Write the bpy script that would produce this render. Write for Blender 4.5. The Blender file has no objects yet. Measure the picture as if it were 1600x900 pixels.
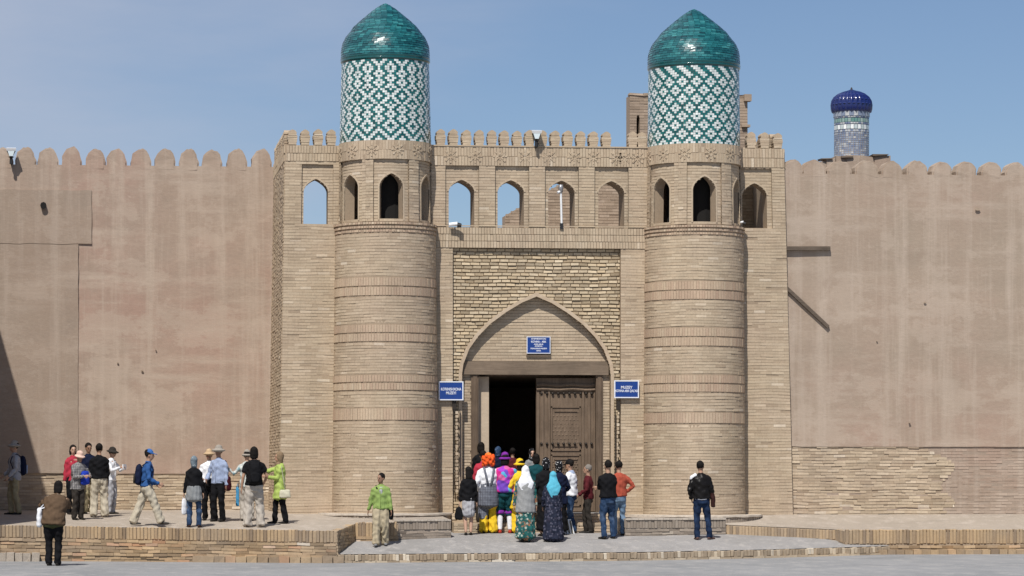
import bpy, bmesh, math, random
import numpy as np
from mathutils import Vector, Matrix, noise
R = math.radians
C = bpy.context.scene.collection
SC = bpy.context.scene

# ------------------------------------------------------------------ camera, sky, sun, exposure
THETA = R(5.5); F = 4700.0; CX = 613.0; HY = 735.0      # 1600 px wide picture: yaw, focal length, principal column, horizon row
CAM = Vector((-9.66, -66.5, 1.91))
cam_data = bpy.data.cameras.new('camera'); cam = bpy.data.objects.new('camera', cam_data); C.objects.link(cam)
SC.camera = cam
cam.location = CAM; cam.rotation_euler = (R(90), 0, -THETA)
cam_data.sensor_width = 36; cam_data.lens = 36 * F / 1600
cam_data.shift_x = (800 - CX) / 1600; cam_data.shift_y = (HY - 450) / 1600
cam_data.clip_start = 0.5; cam_data.clip_end = 6000
SUN_AZ = R(23); SUN_EL = R(54)                        # sun up behind the camera, to its left
sun_dir = Vector((-math.sin(SUN_AZ) * math.cos(SUN_EL), -math.cos(SUN_AZ) * math.cos(SUN_EL), math.sin(SUN_EL)))
w = bpy.data.worlds.new("World"); SC.world = w; w.use_nodes = True
nt = w.node_tree; nt.nodes.clear()
sky = nt.nodes.new('ShaderNodeTexSky'); sky.sky_type = 'NISHITA'; sky.sun_disc = False
sky.sun_elevation = SUN_EL; sky.sun_rotation = math.atan2(sun_dir.x, sun_dir.y)
sky.altitude = 1200; sky.air_density = 1.0; sky.dust_density = 0.35; sky.ozone_density = 2.2
tc = nt.nodes.new('ShaderNodeTexCoord')
mp = nt.nodes.new('ShaderNodeMapping'); mp.inputs['Scale'].default_value = (2.2, 2.2, 9.0)
cn = nt.nodes.new('ShaderNodeTexNoise'); cn.inputs['Scale'].default_value = 2.4; cn.inputs['Detail'].default_value = 7; cn.inputs['Roughness'].default_value = .55
cr = nt.nodes.new('ShaderNodeValToRGB'); cr.color_ramp.elements[0].position = .40; cr.color_ramp.elements[1].position = .66
cr.color_ramp.elements[0].color = (0, 0, 0, 1); cr.color_ramp.elements[1].color = (.55, .55, .55, 1)
tint = nt.nodes.new('ShaderNodeMixRGB'); tint.blend_type = 'MULTIPLY'; tint.inputs[0].default_value = 1; tint.inputs[2].default_value = (.80, .85, .95, 1)
mixc = nt.nodes.new('ShaderNodeMixRGB'); mixc.inputs[2].default_value = (5.6, 6.1, 7.4, 1)
bg = nt.nodes.new('ShaderNodeBackground'); bg.inputs['Strength'].default_value = 0.09
wo = nt.nodes.new('ShaderNodeOutputWorld')
L = nt.links.new
L(tc.outputs['Generated'], mp.inputs[0]); L(mp.outputs[0], cn.inputs['Vector']); L(cn.outputs['Fac'], cr.inputs[0])
L(sky.outputs[0], tint.inputs[1]); L(tint.outputs[0], mixc.inputs[1]); # thin high veil of cloud thickening towards the left (west) part of the sky, broken up by the noise
sx = nt.nodes.new('ShaderNodeSeparateXYZ'); L(tc.outputs['Generated'], sx.inputs[0])
nm_ = nt.nodes.new('ShaderNodeMath'); nm_.operation = 'MULTIPLY_ADD'; nm_.inputs[1].default_value = -.34; L(cn.outputs['Fac'], nm_.inputs[0]); L(sx.outputs[0], nm_.inputs[2])
vr = nt.nodes.new('ShaderNodeMapRange'); vr.interpolation_type = 'SMOOTHSTEP'; vr.inputs[1].default_value = -.26; vr.inputs[2].default_value = -.02; vr.inputs[3].default_value = .74; vr.inputs[4].default_value = .05; L(nm_.outputs[0], vr.inputs[0])
L(vr.outputs[0], mixc.inputs[0]); L(mixc.outputs[0], bg.inputs[0]); L(bg.outputs[0], wo.inputs[0])
sl = bpy.data.lights.new('sun', 'SUN'); sl.energy = 5.0; sl.angle = R(.55); sl.color = (1, .955, .89)
so = bpy.data.objects.new('sun', sl); C.objects.link(so); so.rotation_euler = sun_dir.to_track_quat('Z', 'Y').to_euler()
SC.view_settings.view_transform = 'Standard'; SC.view_settings.look = 'None'; SC.view_settings.exposure = -0.08; SC.view_settings.gamma = 1

# ------------------------------------------------------------------ helpers
def ray(px, py):
    u = (px - CX) / F; v = (HY - py) / F; s, c = math.sin(THETA), math.cos(THETA)
    return Vector((s + u * c, c - u * s, v))
def W(px, py, Y):
    """world point seen in the photograph at px,py on the plane Y"""
    d = ray(px, py); return CAM + d * ((Y - CAM.y) / d.y)
def WX(px, Y=0.0): return W(px, HY, Y).x
def WZ(px, py, Y=0.0): return W(px, py, Y).z

def link(o, parent=None):
    C.objects.link(o)
    if parent is not None: o.parent = parent
    return o
def thing(name, label, cat, loc=(0, 0, 0), rz=0, group=None):
    o = bpy.data.objects.new(name, None); C.objects.link(o); o.location = loc; o.rotation_euler = (0, 0, rz)
    o['label'] = label; o['category'] = cat
    if group: o['group'] = group
    o.empty_display_size = .2
    return o
class MB:
    """collects polygons, world coordinates, one tone number per face"""
    def __init__(s): s.v = []; s.f = []; s.t = []; s.m = []
    def add(s, vs, fs, tone=.5, mi=0):
        n = len(s.v); s.v += [tuple(q) for q in vs]; s.f += [tuple(n + i for i in g) for g in fs]; s.t += [tone] * len(fs); s.m += [mi] * len(fs)
    def box(s, x0, x1, y0, y1, z0, z1, tone=.5, mi=0, jit=0):
        vs = [(x, y, z) for z in (z0, z1) for x, y in ((x0, y0), (x1, y0), (x1, y1), (x0, y1))]
        if jit: vs = [tuple(c + random.uniform(-jit, jit) for c in q) for q in vs]
        s.add(vs, [(0, 3, 2, 1), (4, 5, 6, 7), (0, 1, 5, 4), (1, 2, 6, 5), (2, 3, 7, 6), (3, 0, 4, 7)], tone, mi)
    def quad(s, a, b, c, d, tone=.5): s.add([a, b, c, d], [(0, 1, 2, 3)], tone)
    def hexa(s, lo, hi, tone=.5):
        """prism between two loops with the same number of points"""
        n = len(lo); s.add(list(lo) + list(hi), [tuple(range(n - 1, -1, -1)), tuple(range(n, 2 * n))] + [(i, (i + 1) % n, n + (i + 1) % n, n + i) for i in range(n)], tone)
    def tube(s, pts, rad, n=8, tone=.5):
        pts = [Vector(p) for p in pts]; rings = []
        rad = rad if isinstance(rad, (list, tuple)) else [rad] * len(pts)
        for i, p in enumerate(pts):
            d = (pts[min(i + 1, len(pts) - 1)] - pts[max(i - 1, 0)]).normalized()
            a = d.cross(Vector((0, 0, 1)) if abs(d.z) < .9 else Vector((1, 0, 0))).normalized(); b = d.cross(a)
            rings.append([p + (a * math.cos(2 * math.pi * k / n) + b * math.sin(2 * math.pi * k / n)) * rad[i] for k in range(n)])
        vs = [q for r_ in rings for q in r_]
        fs = [(i * n + k, i * n + (k + 1) % n, (i + 1) * n + (k + 1) % n, (i + 1) * n + k) for i in range(len(pts) - 1) for k in range(n)]
        fs += [tuple(range(n - 1, -1, -1)), tuple((len(pts) - 1) * n + k for k in range(n))]
        s.add(vs, fs, tone)
    def lathe(s, prof, cx, cy, n=64, tone=.5, a0=0, a1=2 * math.pi, rib=0, ribn=0):
        closed = abs(a1 - a0 - 2 * math.pi) < 1e-6; m = n if closed else n + 1
        vs = []
        for (r, z) in prof:
            for k in range(m):
                a = a0 + (a1 - a0) * k / n; rr = r * (1 + rib * abs(math.cos(a * ribn / 2))) if rib else r
                vs.append((cx + rr * math.cos(a), cy + rr * math.sin(a), z))
        fs = [(i * m + k, i * m + (k + 1) % m, (i + 1) * m + (k + 1) % m, (i + 1) * m + k) for i in range(len(prof) - 1) for k in range(n)]
        s.add(vs, fs, tone)
    def build(s, name, mat, parent=None, smooth=False, kind=None, recalc=False):
        me = bpy.data.meshes.new(name); me.from_pydata(s.v, [], s.f)
        at = me.attributes.new('tone', 'FLOAT', 'FACE'); at.data.foreach_set('value', np.array(s.t, dtype=np.float32))
        mats = mat if isinstance(mat, (list, tuple)) else [mat]
        for m in mats: me.materials.append(m)
        if len(mats) > 1: me.polygons.foreach_set('material_index', np.array(s.m, dtype=np.int32))
        if recalc:
            bm = bmesh.new(); bm.from_mesh(me); bmesh.ops.recalc_face_normals(bm, faces=bm.faces); bm.to_mesh(me); bm.free()
        if smooth: me.polygons.foreach_set('use_smooth', [True] * len(me.polygons))
        me.update()
        o = link(bpy.data.objects.new(name, me), parent)
        if parent is not None:
            p = parent; off = Vector((0, 0, 0))
            while p is not None: off -= p.location; p = p.parent
            o.location = off
        if kind: o['kind'] = kind
        return o

# ------------------------------------------------------------------ materials
M = {}
def new_mat(name):
    m = bpy.data.materials.new(name); m.use_nodes = True; nt = m.node_tree
    b = nt.nodes['Principled BSDF']; M[name] = m
    return m, nt, b
def nd(nt, t, **kw):
    n = nt.nodes.new(t)
    for k, v in kw.items():
        if k in n.inputs: n.inputs[k].default_value = v
        else: setattr(n, k, v)
    return n
def ramp(nt, stops):
    n = nt.nodes.new('ShaderNodeValToRGB'); e = n.color_ramp.elements
    e[0].position = stops[0][0]; e[0].color = (*stops[0][1], 1); e[1].position = stops[-1][0]; e[1].color = (*stops[-1][1], 1)
    for p, c in stops[1:-1]:
        q = e.new(p); q.color = (*c, 1)
    return n
def coords(nt, scale=(1, 1, 1), which='pos'):
    if which == 'pos': g = nt.nodes.new('ShaderNodeNewGeometry'); out = g.outputs['Position']
    else: g = nt.nodes.new('ShaderNodeTexCoord'); out = g.outputs['Object']
    mpn = nt.nodes.new('ShaderNodeMapping'); mpn.inputs['Scale'].default_value = scale; nt.links.new(out, mpn.inputs[0]); return mpn.outputs[0]
def noi(nt, vec, scale, detail=5, rough=.6):
    n = nd(nt, 'ShaderNodeTexNoise', Scale=scale, Detail=detail, Roughness=rough); nt.links.new(vec, n.inputs['Vector']); return n.outputs['Fac']
def mix(nt, fac, a, b, mode='MIX'):
    n = nt.nodes.new('ShaderNodeMixRGB'); n.blend_type = mode
    for k, x in enumerate((fac, a, b)):
        if isinstance(x, (int, float)): n.inputs[k].default_value = x
        elif isinstance(x, tuple): n.inputs[k].default_value = (*x, 1)
        else: nt.links.new(x, n.inputs[k])
    return n.outputs[0]
def maprange(nt, x, a, b, c=0., d=1.):
    n = nd(nt, 'ShaderNodeMapRange'); n.inputs[1].default_value = a; n.inputs[2].default_value = b; n.inputs[3].default_value = c; n.inputs[4].default_value = d
    nt.links.new(x, n.inputs[0]); return n.outputs[0]
def bump(nt, b, h, dist, strength=.6):
    n = nd(nt, 'ShaderNodeBump', Strength=strength, Distance=dist); nt.links.new(h, n.inputs['Height']); nt.links.new(n.outputs[0], b.inputs['Normal'])
def brick_mat(name, stops, stain=(.46, .355, .275), rough=.92, pink=.35):
    m, nt, b = new_mat(name); b.inputs['Roughness'].default_value = rough; b.inputs['Specular IOR Level'].default_value = .15
    at = nd(nt, 'ShaderNodeAttribute', attribute_name='tone')
    rp = ramp(nt, stops); nt.links.new(at.outputs['Fac'], rp.inputs[0])
    P = coords(nt)
    big = maprange(nt, noi(nt, P, .55, 4), .42, .68, 0, pink)
    col = mix(nt, big, rp.outputs[0], stain)
    small = maprange(nt, noi(nt, P, 22, 5), .3, .75, .88, 1.08)
    col = mix(nt, 1., col, mix(nt, 1., (1., 1., 1.), small, 'MULTIPLY'), 'MULTIPLY')
    mid = maprange(nt, noi(nt, coords(nt, (1.2, 1.2, .35)), 1.6, 5), .32, .7, .88, 1.08)
    col = mix(nt, 1., col, mid, 'MULTIPLY')
    nt.links.new(col, b.inputs['Base Color'])
    bump(nt, b, noi(nt, P, 55, 4), .006, .5)
    return m
brick_mat('brick', [(0, (.37, .285, .20)), (.3, (.45, .355, .25)), (.62, (.50, .405, .29)), (.86, (.56, .46, .34)), (1, (.66, .57, .45))])
brick_mat('brick_panel', [(0, (.36, .27, .175)), (.5, (.50, .395, .26)), (1, (.64, .54, .39))], pink=.12)
brick_mat('brick_red', [(0, (.42, .29, .21)), (.4, (.47, .35, .25)), (.7, (.52, .41, .29)), (1, (.62, .51, .38))], pink=.3)
brick_mat('brick_edge', [(0, (.24, .175, .12)), (.35, (.38, .27, .165)), (.7, (.48, .345, .205)), (.88, (.50, .29, .17)), (1, (.62, .54, .44))], stain=(.30, .26, .215), pink=.5)
brick_mat('plinth_brick', [(0, (.24, .20, .16)), (.5, (.35, .29, .235)), (1, (.47, .41, .34))], stain=(.26, .225, .185), pink=.5)
brick_mat('kerb_brick', [(0, (.26, .20, .14)), (.5, (.42, .33, .23)), (.8, (.56, .47, .35)), (1, (.74, .68, .58))], stain=(.32, .27, .21), pink=.4)
brick_mat('mortar', [(0, (.36, .28, .20)), (1, (.36, .28, .20))], stain=(.34, .26, .19), pink=.3)
brick_mat('mortar_panel', [(0, (.22, .165, .11)), (1, (.22, .165, .11))], stain=(.22, .165, .11), pink=.3)
brick_mat('old_brick', [(0, (.25, .19, .14)), (.5, (.36, .28, .21)), (1, (.46, .37, .29))], pink=.3)

def plaster_mat(name, base, pinkc, grey, pale, sc=1.0, pinkamt=.8):
    m, nt, b = new_mat(name); b.inputs['Roughness'].default_value = .95; b.inputs['Specular IOR Level'].default_value = .1
    P = coords(nt)
    c = mix(nt, maprange(nt, noi(nt, P, .23 * sc, 3), .44, .62, 0, pinkamt), base, pinkc)
    c = mix(nt, maprange(nt, noi(nt, coords(nt, (1, 1, 1.6)), .5 * sc, 5), .45, .7, 0, .8), c, grey)
    streak = noi(nt, coords(nt, (2.2, 2.2, .10)), 1.3, 4, .7)
    c = mix(nt, maprange(nt, streak, .48, .66, 0, .8), c, pale)
    horiz = noi(nt, coords(nt, (.35, .35, 2.6)), 1.1, 5, .65)
    c = mix(nt, maprange(nt, horiz, .50, .70, 0, .75), c, pale)
    fine = noi(nt, coords(nt, (1, 1, 2.2)), 9, 6, .7)
    c = mix(nt, 1., c, maprange(nt, fine, .3, .72, .90, 1.06), 'MULTIPLY')
    st = noi(nt, coords(nt, (.8, .8, 1.3)), .75 * sc, 8, .72)
    c = mix(nt, maprange(nt, st, .53, .57, 0, .45), c, pale)
    st2 = noi(nt, coords(nt, (.9, .9, .55)), 1.1 * sc, 8, .75)
    c = mix(nt, maprange(nt, st2, .56, .62, 0, .35), c, (.31, .235, .18))
    spots = noi(nt, P, 34, 3, .6)
    c = mix(nt, maprange(nt, spots, .66, .75, 0, .4), c, (.27, .21, .16))
    nt.links.new(c, b.inputs['Base Color'])
    h = mix(nt, .5, fine, noi(nt, coords(nt, (1, 1, 1.5)), 30, 5, .7))
    bump(nt, b, h, .02, .4)
    return m
plaster_mat('plaster', (.372, .285, .223), (.388, .263, .21), (.347, .28, .223), (.46, .373, .30))
plaster_mat('plaster_grey', (.338, .265, .207), (.343, .26, .203), (.308, .247, .197), (.405, .327, .264), 1.6, .4)
plaster_mat('plaster_right', (.36, .28, .216), (.385, .267, .21), (.338, .275, .212), (.445, .362, .29), 1., .55)
plaster_mat('plaster_smooth', (.49, .385, .275), (.46, .35, .25), (.46, .37, .27), (.54, .44, .33), 2., .5)

def ground_mat(name, a, b_, c_, sc=1.0, lines=None, bumpd=.01):
    m, nt, b = new_mat(name); b.inputs['Roughness'].default_value = .9; b.inputs['Specular IOR Level'].default_value = .2
    P = coords(nt, (1, .45, 1))
    c = mix(nt, maprange(nt, noi(nt, P, .6 * sc, 6), .35, .68), a, b_)
    c = mix(nt, maprange(nt, noi(nt, P, 3.1 * sc, 6, .7), .5, .66, 0, .8), c, c_)
    c = mix(nt, maprange(nt, noi(nt, coords(nt, (.5, 1, 1)), 1.3 * sc, 7, .75), .56, .64, 0, .5), c, tuple(q * .72 for q in a))
    c = mix(nt, 1., c, maprange(nt, noi(nt, coords(nt), 40, 4), .3, .7, .85, 1.12), 'MULTIPLY')
    nt.links.new(c, b.inputs['Base Color']); bump(nt, b, noi(nt, coords(nt), 26, 5), bumpd, .5)
    return m
ground_mat('asphalt', (.235, .24, .245), (.30, .30, .302), (.37, .36, .35), .8)
ground_mat('paving', (.27, .26, .25), (.32, .31, .305), (.40, .38, .36), 1.5)
ground_mat('terrace_top', (.35, .30, .245), (.40, .345, .285), (.47, .41, .35), 1.2)
ground_mat('sand_ground', (.36, .30, .23), (.40, .34, .27), (.33, .28, .22), .3)
ground_mat('kerb_cap', (.36, .31, .26), (.42, .37, .31), (.30, .25, .20), 2)

def glaze_mat(name, cols, rough=.12, bd=.004):
    m, nt, b = new_mat(name); b.inputs['Roughness'].default_value = rough; b.inputs['Coat Weight'].default_value = .35; b.inputs['Coat Roughness'].default_value = .08
    at = nd(nt, 'ShaderNodeAttribute', attribute_name='tone'); rp = ramp(nt, cols); nt.links.new(at.outputs['Fac'], rp.inputs[0])
    c = mix(nt, 1., rp.outputs[0], maprange(nt, noi(nt, coords(nt), 14, 4), .3, .7, .78, 1.15), 'MULTIPLY')
    nt.links.new(c, b.inputs['Base Color']); bump(nt, b, noi(nt, coords(nt), 40, 3), bd, .4)
    return m
glaze_mat('glaze_green', [(0, (.006, .065, .068)), (.5, (.012, .12, .12)), (1, (.03, .20, .19))])
glaze_mat('glaze_green_dome', [(0, (.004, .040, .050)), (.35, (.008, .084, .098)), (.7, (.016, .138, .150)), (1, (.045, .22, .225))], .27)
glaze_mat('glaze_white', [(0, (.50, .56, .55)), (.5, (.66, .71, .69)), (1, (.82, .84, .81))], .2)
glaze_mat('glaze_blue', [(0, (.006, .012, .06)), (.5, (.010, .020, .115)), (1, (.035, .055, .21))], .22)
glaze_mat('glaze_pale', [(0, (.16, .20, .30)), (.5, (.27, .31, .38)), (1, (.52, .52, .50))], .4)
glaze_mat('glaze_mint', [(0, (.12, .26, .22)), (1, (.34, .42, .38))], .4)

def plain(name, col, rough=.6, metal=0., var=.12, sc=12, bd=0., spec=.4):
    m, nt, b = new_mat(name); b.inputs['Roughness'].default_value = rough; b.inputs['Metallic'].default_value = metal; b.inputs['Specular IOR Level'].default_value = spec
    c = mix(nt, 1., col, maprange(nt, noi(nt, coords(nt, (1, 1, 1), 'obj'), sc, 5), .3, .7, 1 - var, 1 + var), 'MULTIPLY')
    nt.links.new(c, b.inputs['Base Color'])
    if bd: bump(nt, b, noi(nt, coords(nt, (1, 1, 1), 'obj'), sc * 2, 4), bd, .6)
    return m
def wood(name, a, b_, vert=True):
    m, nt, b = new_mat(name); b.inputs['Roughness'].default_value = .8; b.inputs['Specular IOR Level'].default_value = .2
    P = coords(nt, (9, 9, .7) if vert else (.7, 9, 9)); g = noi(nt, P, 3, 6, .7)
    c = mix(nt, maprange(nt, g, .3, .7), a, b_)
    c = mix(nt, 1., c, maprange(nt, noi(nt, coords(nt), 2.2, 4), .3, .7, .8, 1.15), 'MULTIPLY')
    nt.links.new(c, b.inputs['Base Color']); bump(nt, b, g, .006, .7)
wood('door_wood', (.13, .092, .063), (.20, .145, .102)); wood('beam_wood', (.15, .112, .08), (.22, .168, .122), False); wood('post_wood', (.10, .07, .048), (.165, .12, .084))
wood('grey_wood', (.085, .065, .05), (.15, .118, .09), False)
plain('dark_inside', (.012, .011, .010), .95); plain('black_metal', (.02, .02, .022), .5); plain('white_paint', (.78, .79, .8), .35, var=.04)  # first colour is a painted near-black for the shade inside openings
plain('sign_blue', (.012, .048, .23), .35, var=.08); plain('sign_white', (.75, .78, .84), .5, var=.02); plain('grey_metal', (.35, .35, .36), .4, .6); plain('lamp_glass', (.75, .85, .88), .15, var=.03)
plain('pale_stone', (.50, .44, .37), .9, var=.2, sc=8, bd=.004); plain('iron', (.035, .028, .022), .6, .3)

# ------------------------------------------------------------------ masonry helpers
GT = [(0, 1.), (.2, .919), (.409, .797), (.617, .65), (.783, .488), (.904, .325), (.983, .13), (1., 0.)]
def g_of(t):
    t = min(1, abs(t))
    for (a, ga), (b, gb) in zip(GT, GT[1:]):
        if t <= b: return ga + (gb - ga) * (t - a) / (b - a)
    return 0.
def t_of(g):
    for (a, ga), (b, gb) in zip(GT, GT[1:]):
        if g >= gb: return a + (b - a) * (ga - g) / (ga - gb)
    return 1.
def arch_wall(mb, P, s0, s1, z0, z1, arches, thick, step=.25, caps=True):
    br = {round(s0, 5), round(s1, 5)}
    n = max(1, int((s1 - s0) / step))
    for i in range(n + 1): br.add(round(s0 + (s1 - s0) * i / n, 5))
    for sc_, w_, a_, b_, c_ in arches:
        for t in (0, .1, .2, .3, .409, .5, .617, .7, .783, .85, .904, .95, .983, 1):
            br.add(round(sc_ + t * w_, 5)); br.add(round(sc_ - t * w_, 5))
    br = sorted(br)
    def tops(s, A): return A[3] + (A[4] - A[3]) * g_of((s - A[0]) / A[1])
    for a, b in zip(br, br[1:]):
        if b - a < 1e-4: continue
        mid = (a + b) / 2; A = next((q for q in arches if abs(mid - q[0]) < q[1]), None)
        parts = [(z0, z0, z1, z1)] if A is None else [(z0, z0, A[2], A[2]), (tops(a, A), tops(b, A), z1, z1)]
        for la, lb, hb, ha in parts:
            if ha - la < 1e-4 and hb - lb < 1e-4: continue
            mb.quad(P(a, 0, la), P(b, 0, lb), P(b, 0, hb), P(a, 0, ha)); mb.quad(P(b, thick, lb), P(a, thick, la), P(a, thick, ha), P(b, thick, hb))
        if A is not None:
            mb.quad(P(a, 0, tops(a, A)), P(b, 0, tops(b, A)), P(b, thick, tops(b, A)), P(a, thick, tops(a, A)))
            mb.quad(P(a, thick, A[2]), P(b, thick, A[2]), P(b, 0, A[2]), P(a, 0, A[2]))
        if caps:
            mb.quad(P(a, 0, z1), P(b, 0, z1), P(b, thick, z1), P(a, thick, z1)); mb.quad(P(a, thick, z0), P(b, thick, z0), P(b, 0, z0), P(a, 0, z0))
    for A in arches:
        for sg in (-1, 1):
            s = A[0] + sg * A[1]; mb.quad(P(s, 0, A[2]), P(s, thick, A[2]), P(s, thick, A[3]), P(s, 0, A[3]))
    if caps:
        for s in (s0, s1): mb.quad(P(s, 0, z0), P(s, thick, z0), P(s, thick, z1), P(s, 0, z1))
def arch_cut(A):
    def f(z):
        if z < A[2] or z > A[4]: return []
        h = A[1] * (1 if z < A[3] else t_of((z - A[3]) / (A[4] - A[3]))); return [(A[0] - h, A[0] + h)]
    return f
def arch_edge(P, A, **kw):
    m_ = MB(); arch_rim(m_, P, A, .035, .018, jambs=False); m_.build('arch_edge', M['brick'], gate, recalc=True)
def arch_rim(mb, P, A, wd, proud, back=.02, jambs=True, tone=.6):
    """flat moulding that follows the arch edge"""
    pts = []
    ts = [-1, -.983, -.95, -.904, -.85, -.783, -.7, -.617, -.5, -.409, -.3, -.2, -.1, 0]; ts += [-t for t in ts[-2::-1]]
    if jambs: pts.append((A[0] - A[1], A[2], -1, 0))
    cur = [(A[0] + t * A[1], A[3] + (A[4] - A[3]) * g_of(t)) for t in ts]
    for i, (s, z) in enumerate(cur):
        p, q = cur[max(0, i - 1)], cur[min(len(cur) - 1, i + 1)]; dx, dz = q[0] - p[0], q[1] - p[1]; l = math.hypot(dx, dz)
        nx, nz = -dz / l, dx / l
        if i == len(cur) // 2: nx, nz = 0, 1.25
        pts.append((s, z, nx, nz))
    if jambs: pts.append((A[0] + A[1], A[2], 1, 0))
    for (a, za, na, ma), (b, zb, nb, mb_) in zip(pts, pts[1:]):
        ia, ib = P(a, -proud, za), P(b, -proud, zb); oa, ob = P(a + na * wd, -proud, za + ma * wd), P(b + nb * wd, -proud, zb + mb_ * wd)
        ja, jb = P(a, back, za), P(b, back, zb); ka, kb = P(a + na * wd, back, za + ma * wd), P(b + nb * wd, back, zb + mb_ * wd)
        mb.quad(ia, ib, ob, oa, tone + random.uniform(-.15, .15)); mb.quad(ja, jb, ib, ia, tone); mb.quad(oa, ob, kb, ka, tone)
rnd = random.Random(7)
def brick_field(mb, P, s0, s1, z0, z1, ch, bl, proud=.008, jit=.004, cut=None, tone=None, joint=.009, sink=.012, ragged=0, sub=1, collect=None, rowjit=.0, wave=False):
    """courses of single bricks laid over a face, each with its own depth and tilt"""
    nrow = max(1, round((z1 - z0) / ch)); ch = (z1 - z0) / nrow
    for r_ in range(nrow):
        za = z0 + r_ * ch + joint / 2; zb = z0 + (r_ + 1) * ch - joint / 2; zm = (za + zb) / 2
        cuts = cut(zm) if cut else []
        s = s0 - bl * (.5 if r_ % 2 else 0) - rnd.random() * .04
        rp = rnd.uniform(-rowjit, rowjit)
        while s < s1:
            l = bl * (1 + rnd.uniform(-.06, .06)); vj = joint * (.35 if (bl < .1 or joint > .02) else .12); a, b = max(s0, s) + vj, min(s1, s + l) - vj; s += l
            if b - a < .02: continue
            segs = [(a, b)]
            for (ca, cb) in cuts:
                nx = []
                for (p, q) in segs:
                    if cb <= p or ca >= q: nx.append((p, q)); continue
                    if ca > p: nx.append((p, ca))
                    if cb < q: nx.append((cb, q))
                segs = nx
            for (p, q) in segs:
                if q - p < .015: continue
                d = -(proud + rnd.uniform(-jit, jit) + rp); t1, t2 = rnd.uniform(-.25, .25) * jit, rnd.uniform(-.6, .6) * jit
                wv_ = noise.noise(Vector((p * 1.3, zm * 2.2, 7))) * .022 if wave else 0
                zj = wv_ + rnd.uniform(-ragged, ragged); zk = (noise.noise(Vector((q * 1.3, zm * 2.2, 7))) * .022 if wave else 0) + rnd.uniform(-ragged, ragged)
                tn = tone(p, zm) if tone else (rnd.gauss(.48, .12) if rnd.random() > .025 else rnd.uniform(.8, .97)); tn = min(1, max(0, tn))
                m_ = max(1, int(math.ceil((q - p) / sub))) if sub != 1 else 1
                vs = []; n_ = m_ + 1
                for k in range(n_):
                    sk = p + (q - p) * k / m_; fz = zj + (zk - zj) * k / m_
                    vs += [P(sk, d + t1 - t2, za + fz), P(sk, d - t1 + t2, zb + fz), P(sk, sink, zb + fz), P(sk, sink, za + fz)]
                fs = []
                for k in range(m_):
                    o_ = 4 * k; fs += [(o_, o_ + 4, o_ + 5, o_ + 1), (o_ + 1, o_ + 5, o_ + 6, o_ + 2), (o_ + 3, o_ + 7, o_ + 4, o_)]
                e = 4 * m_; fs += [(0, 1, 2, 3), (e + 3, e + 2, e + 1, e)]
                if collect is not None: collect.append((vs, fs, tn, p, zm))
                else: mb.add(vs, fs, tn)
def flatP(Y, back=False): return lambda s, d, z: (s, Y + d, z)
def piece(name, vs, fs, tone, mat, parent, smooth=False):
    """a single small piece as an object with its own origin"""
    c = sum((Vector(v) for v in vs), Vector()) / len(vs); mb = MB(); mb.add([Vector(v) - c for v in vs], fs, tone)
    me = bpy.data.meshes.new(name); me.from_pydata(mb.v, [], mb.f); at = me.attributes.new('tone', 'FLOAT', 'FACE'); at.data.foreach_set('value', np.array(mb.t, dtype=np.float32))
    me.materials.append(mat); o = link(bpy.data.objects.new(name, me), parent)
    o.location = c - (parent.location if parent else Vector()); return o
def shared(name, me, loc, parent, rz=0, sc=None):
    o = link(bpy.data.objects.new(name, me), parent); o.location = Vector(loc) - parent.location; o.rotation_euler = (0, 0, rz)
    if sc: o.scale = sc
    return o

# ------------------------------------------------------------------ ground levels
def lerp(a, b, t): return a + (b - a) * t
def interp(x, xs, ys):
    if x <= xs[0]: return ys[0]
    for (a, ya), (b, yb) in zip(zip(xs, ys), zip(xs[1:], ys[1:])):
        if x <= b: return ya + (yb - ya) * (x - a) / (b - a)
    return ys[-1]
YF = -4.65                                             # the street edge of terrace and platform
XL = W(0, 877, YF).x; X540 = W(527, 880, YF).x; X1000 = WX(1000, YF); X1390 = WX(1390, -3.7)
def z_street(x, y=0): return interp(x, [XL, X540, X1000, X1390], [.066, 0., .03, .12])
def z_ter_l(x, y):
    zf = interp(x, [XL, X540], [.79, .655])
    return interp(y, [YF, -3.05, 0., 4.3], [zf, lerp(zf, .95, .42), .95, .98])
def z_ter_r(x, y): return interp(y, [-3.7, -3.1, -1.7, 0, 4.3], [.605, .635, .72, .92, .89])
def yfront(x): return interp(x, [X1000, WX(1200, YF), X1390], [YF, YF + .12, -3.72])
def z_plat(x, y):
    yf = yfront(x); t = (y - yf) / max(.3, (-1.6 - yf)); zb = z_street(x) + .17
    return lerp(zb, .55, interp(t, [0, .5, 1, 1.5], [0, .62, .92, 1.0]))

# street: one sheet to the horizon
def axis(lo, hi, fine0, fine1, st):
    a = [lo, lo / 3, lo / 8, lo / 20]; v = fine0
    while v <= fine1: a.append(v); v += st
    return sorted(set(a + [hi / 20, hi / 8, hi / 3, hi]))
mb = MB(); xs = axis(-2500, 2500, -30, 40, 1.0); ys = axis(-2500, 2500, -70, 20, 3.)
for y in ys:
    for x in xs: mb.v.append((x, y, z_street(x) if abs(x) < 60 else .05))
nx = len(xs)
for j in range(len(ys) - 1):
    for i in range(nx - 1): mb.f.append((j * nx + i, j * nx + i + 1, (j + 1) * nx + i + 1, (j + 1) * nx + i)); mb.t.append(.5)
street = mb.build('street', M['asphalt'], kind='structure')

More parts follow.
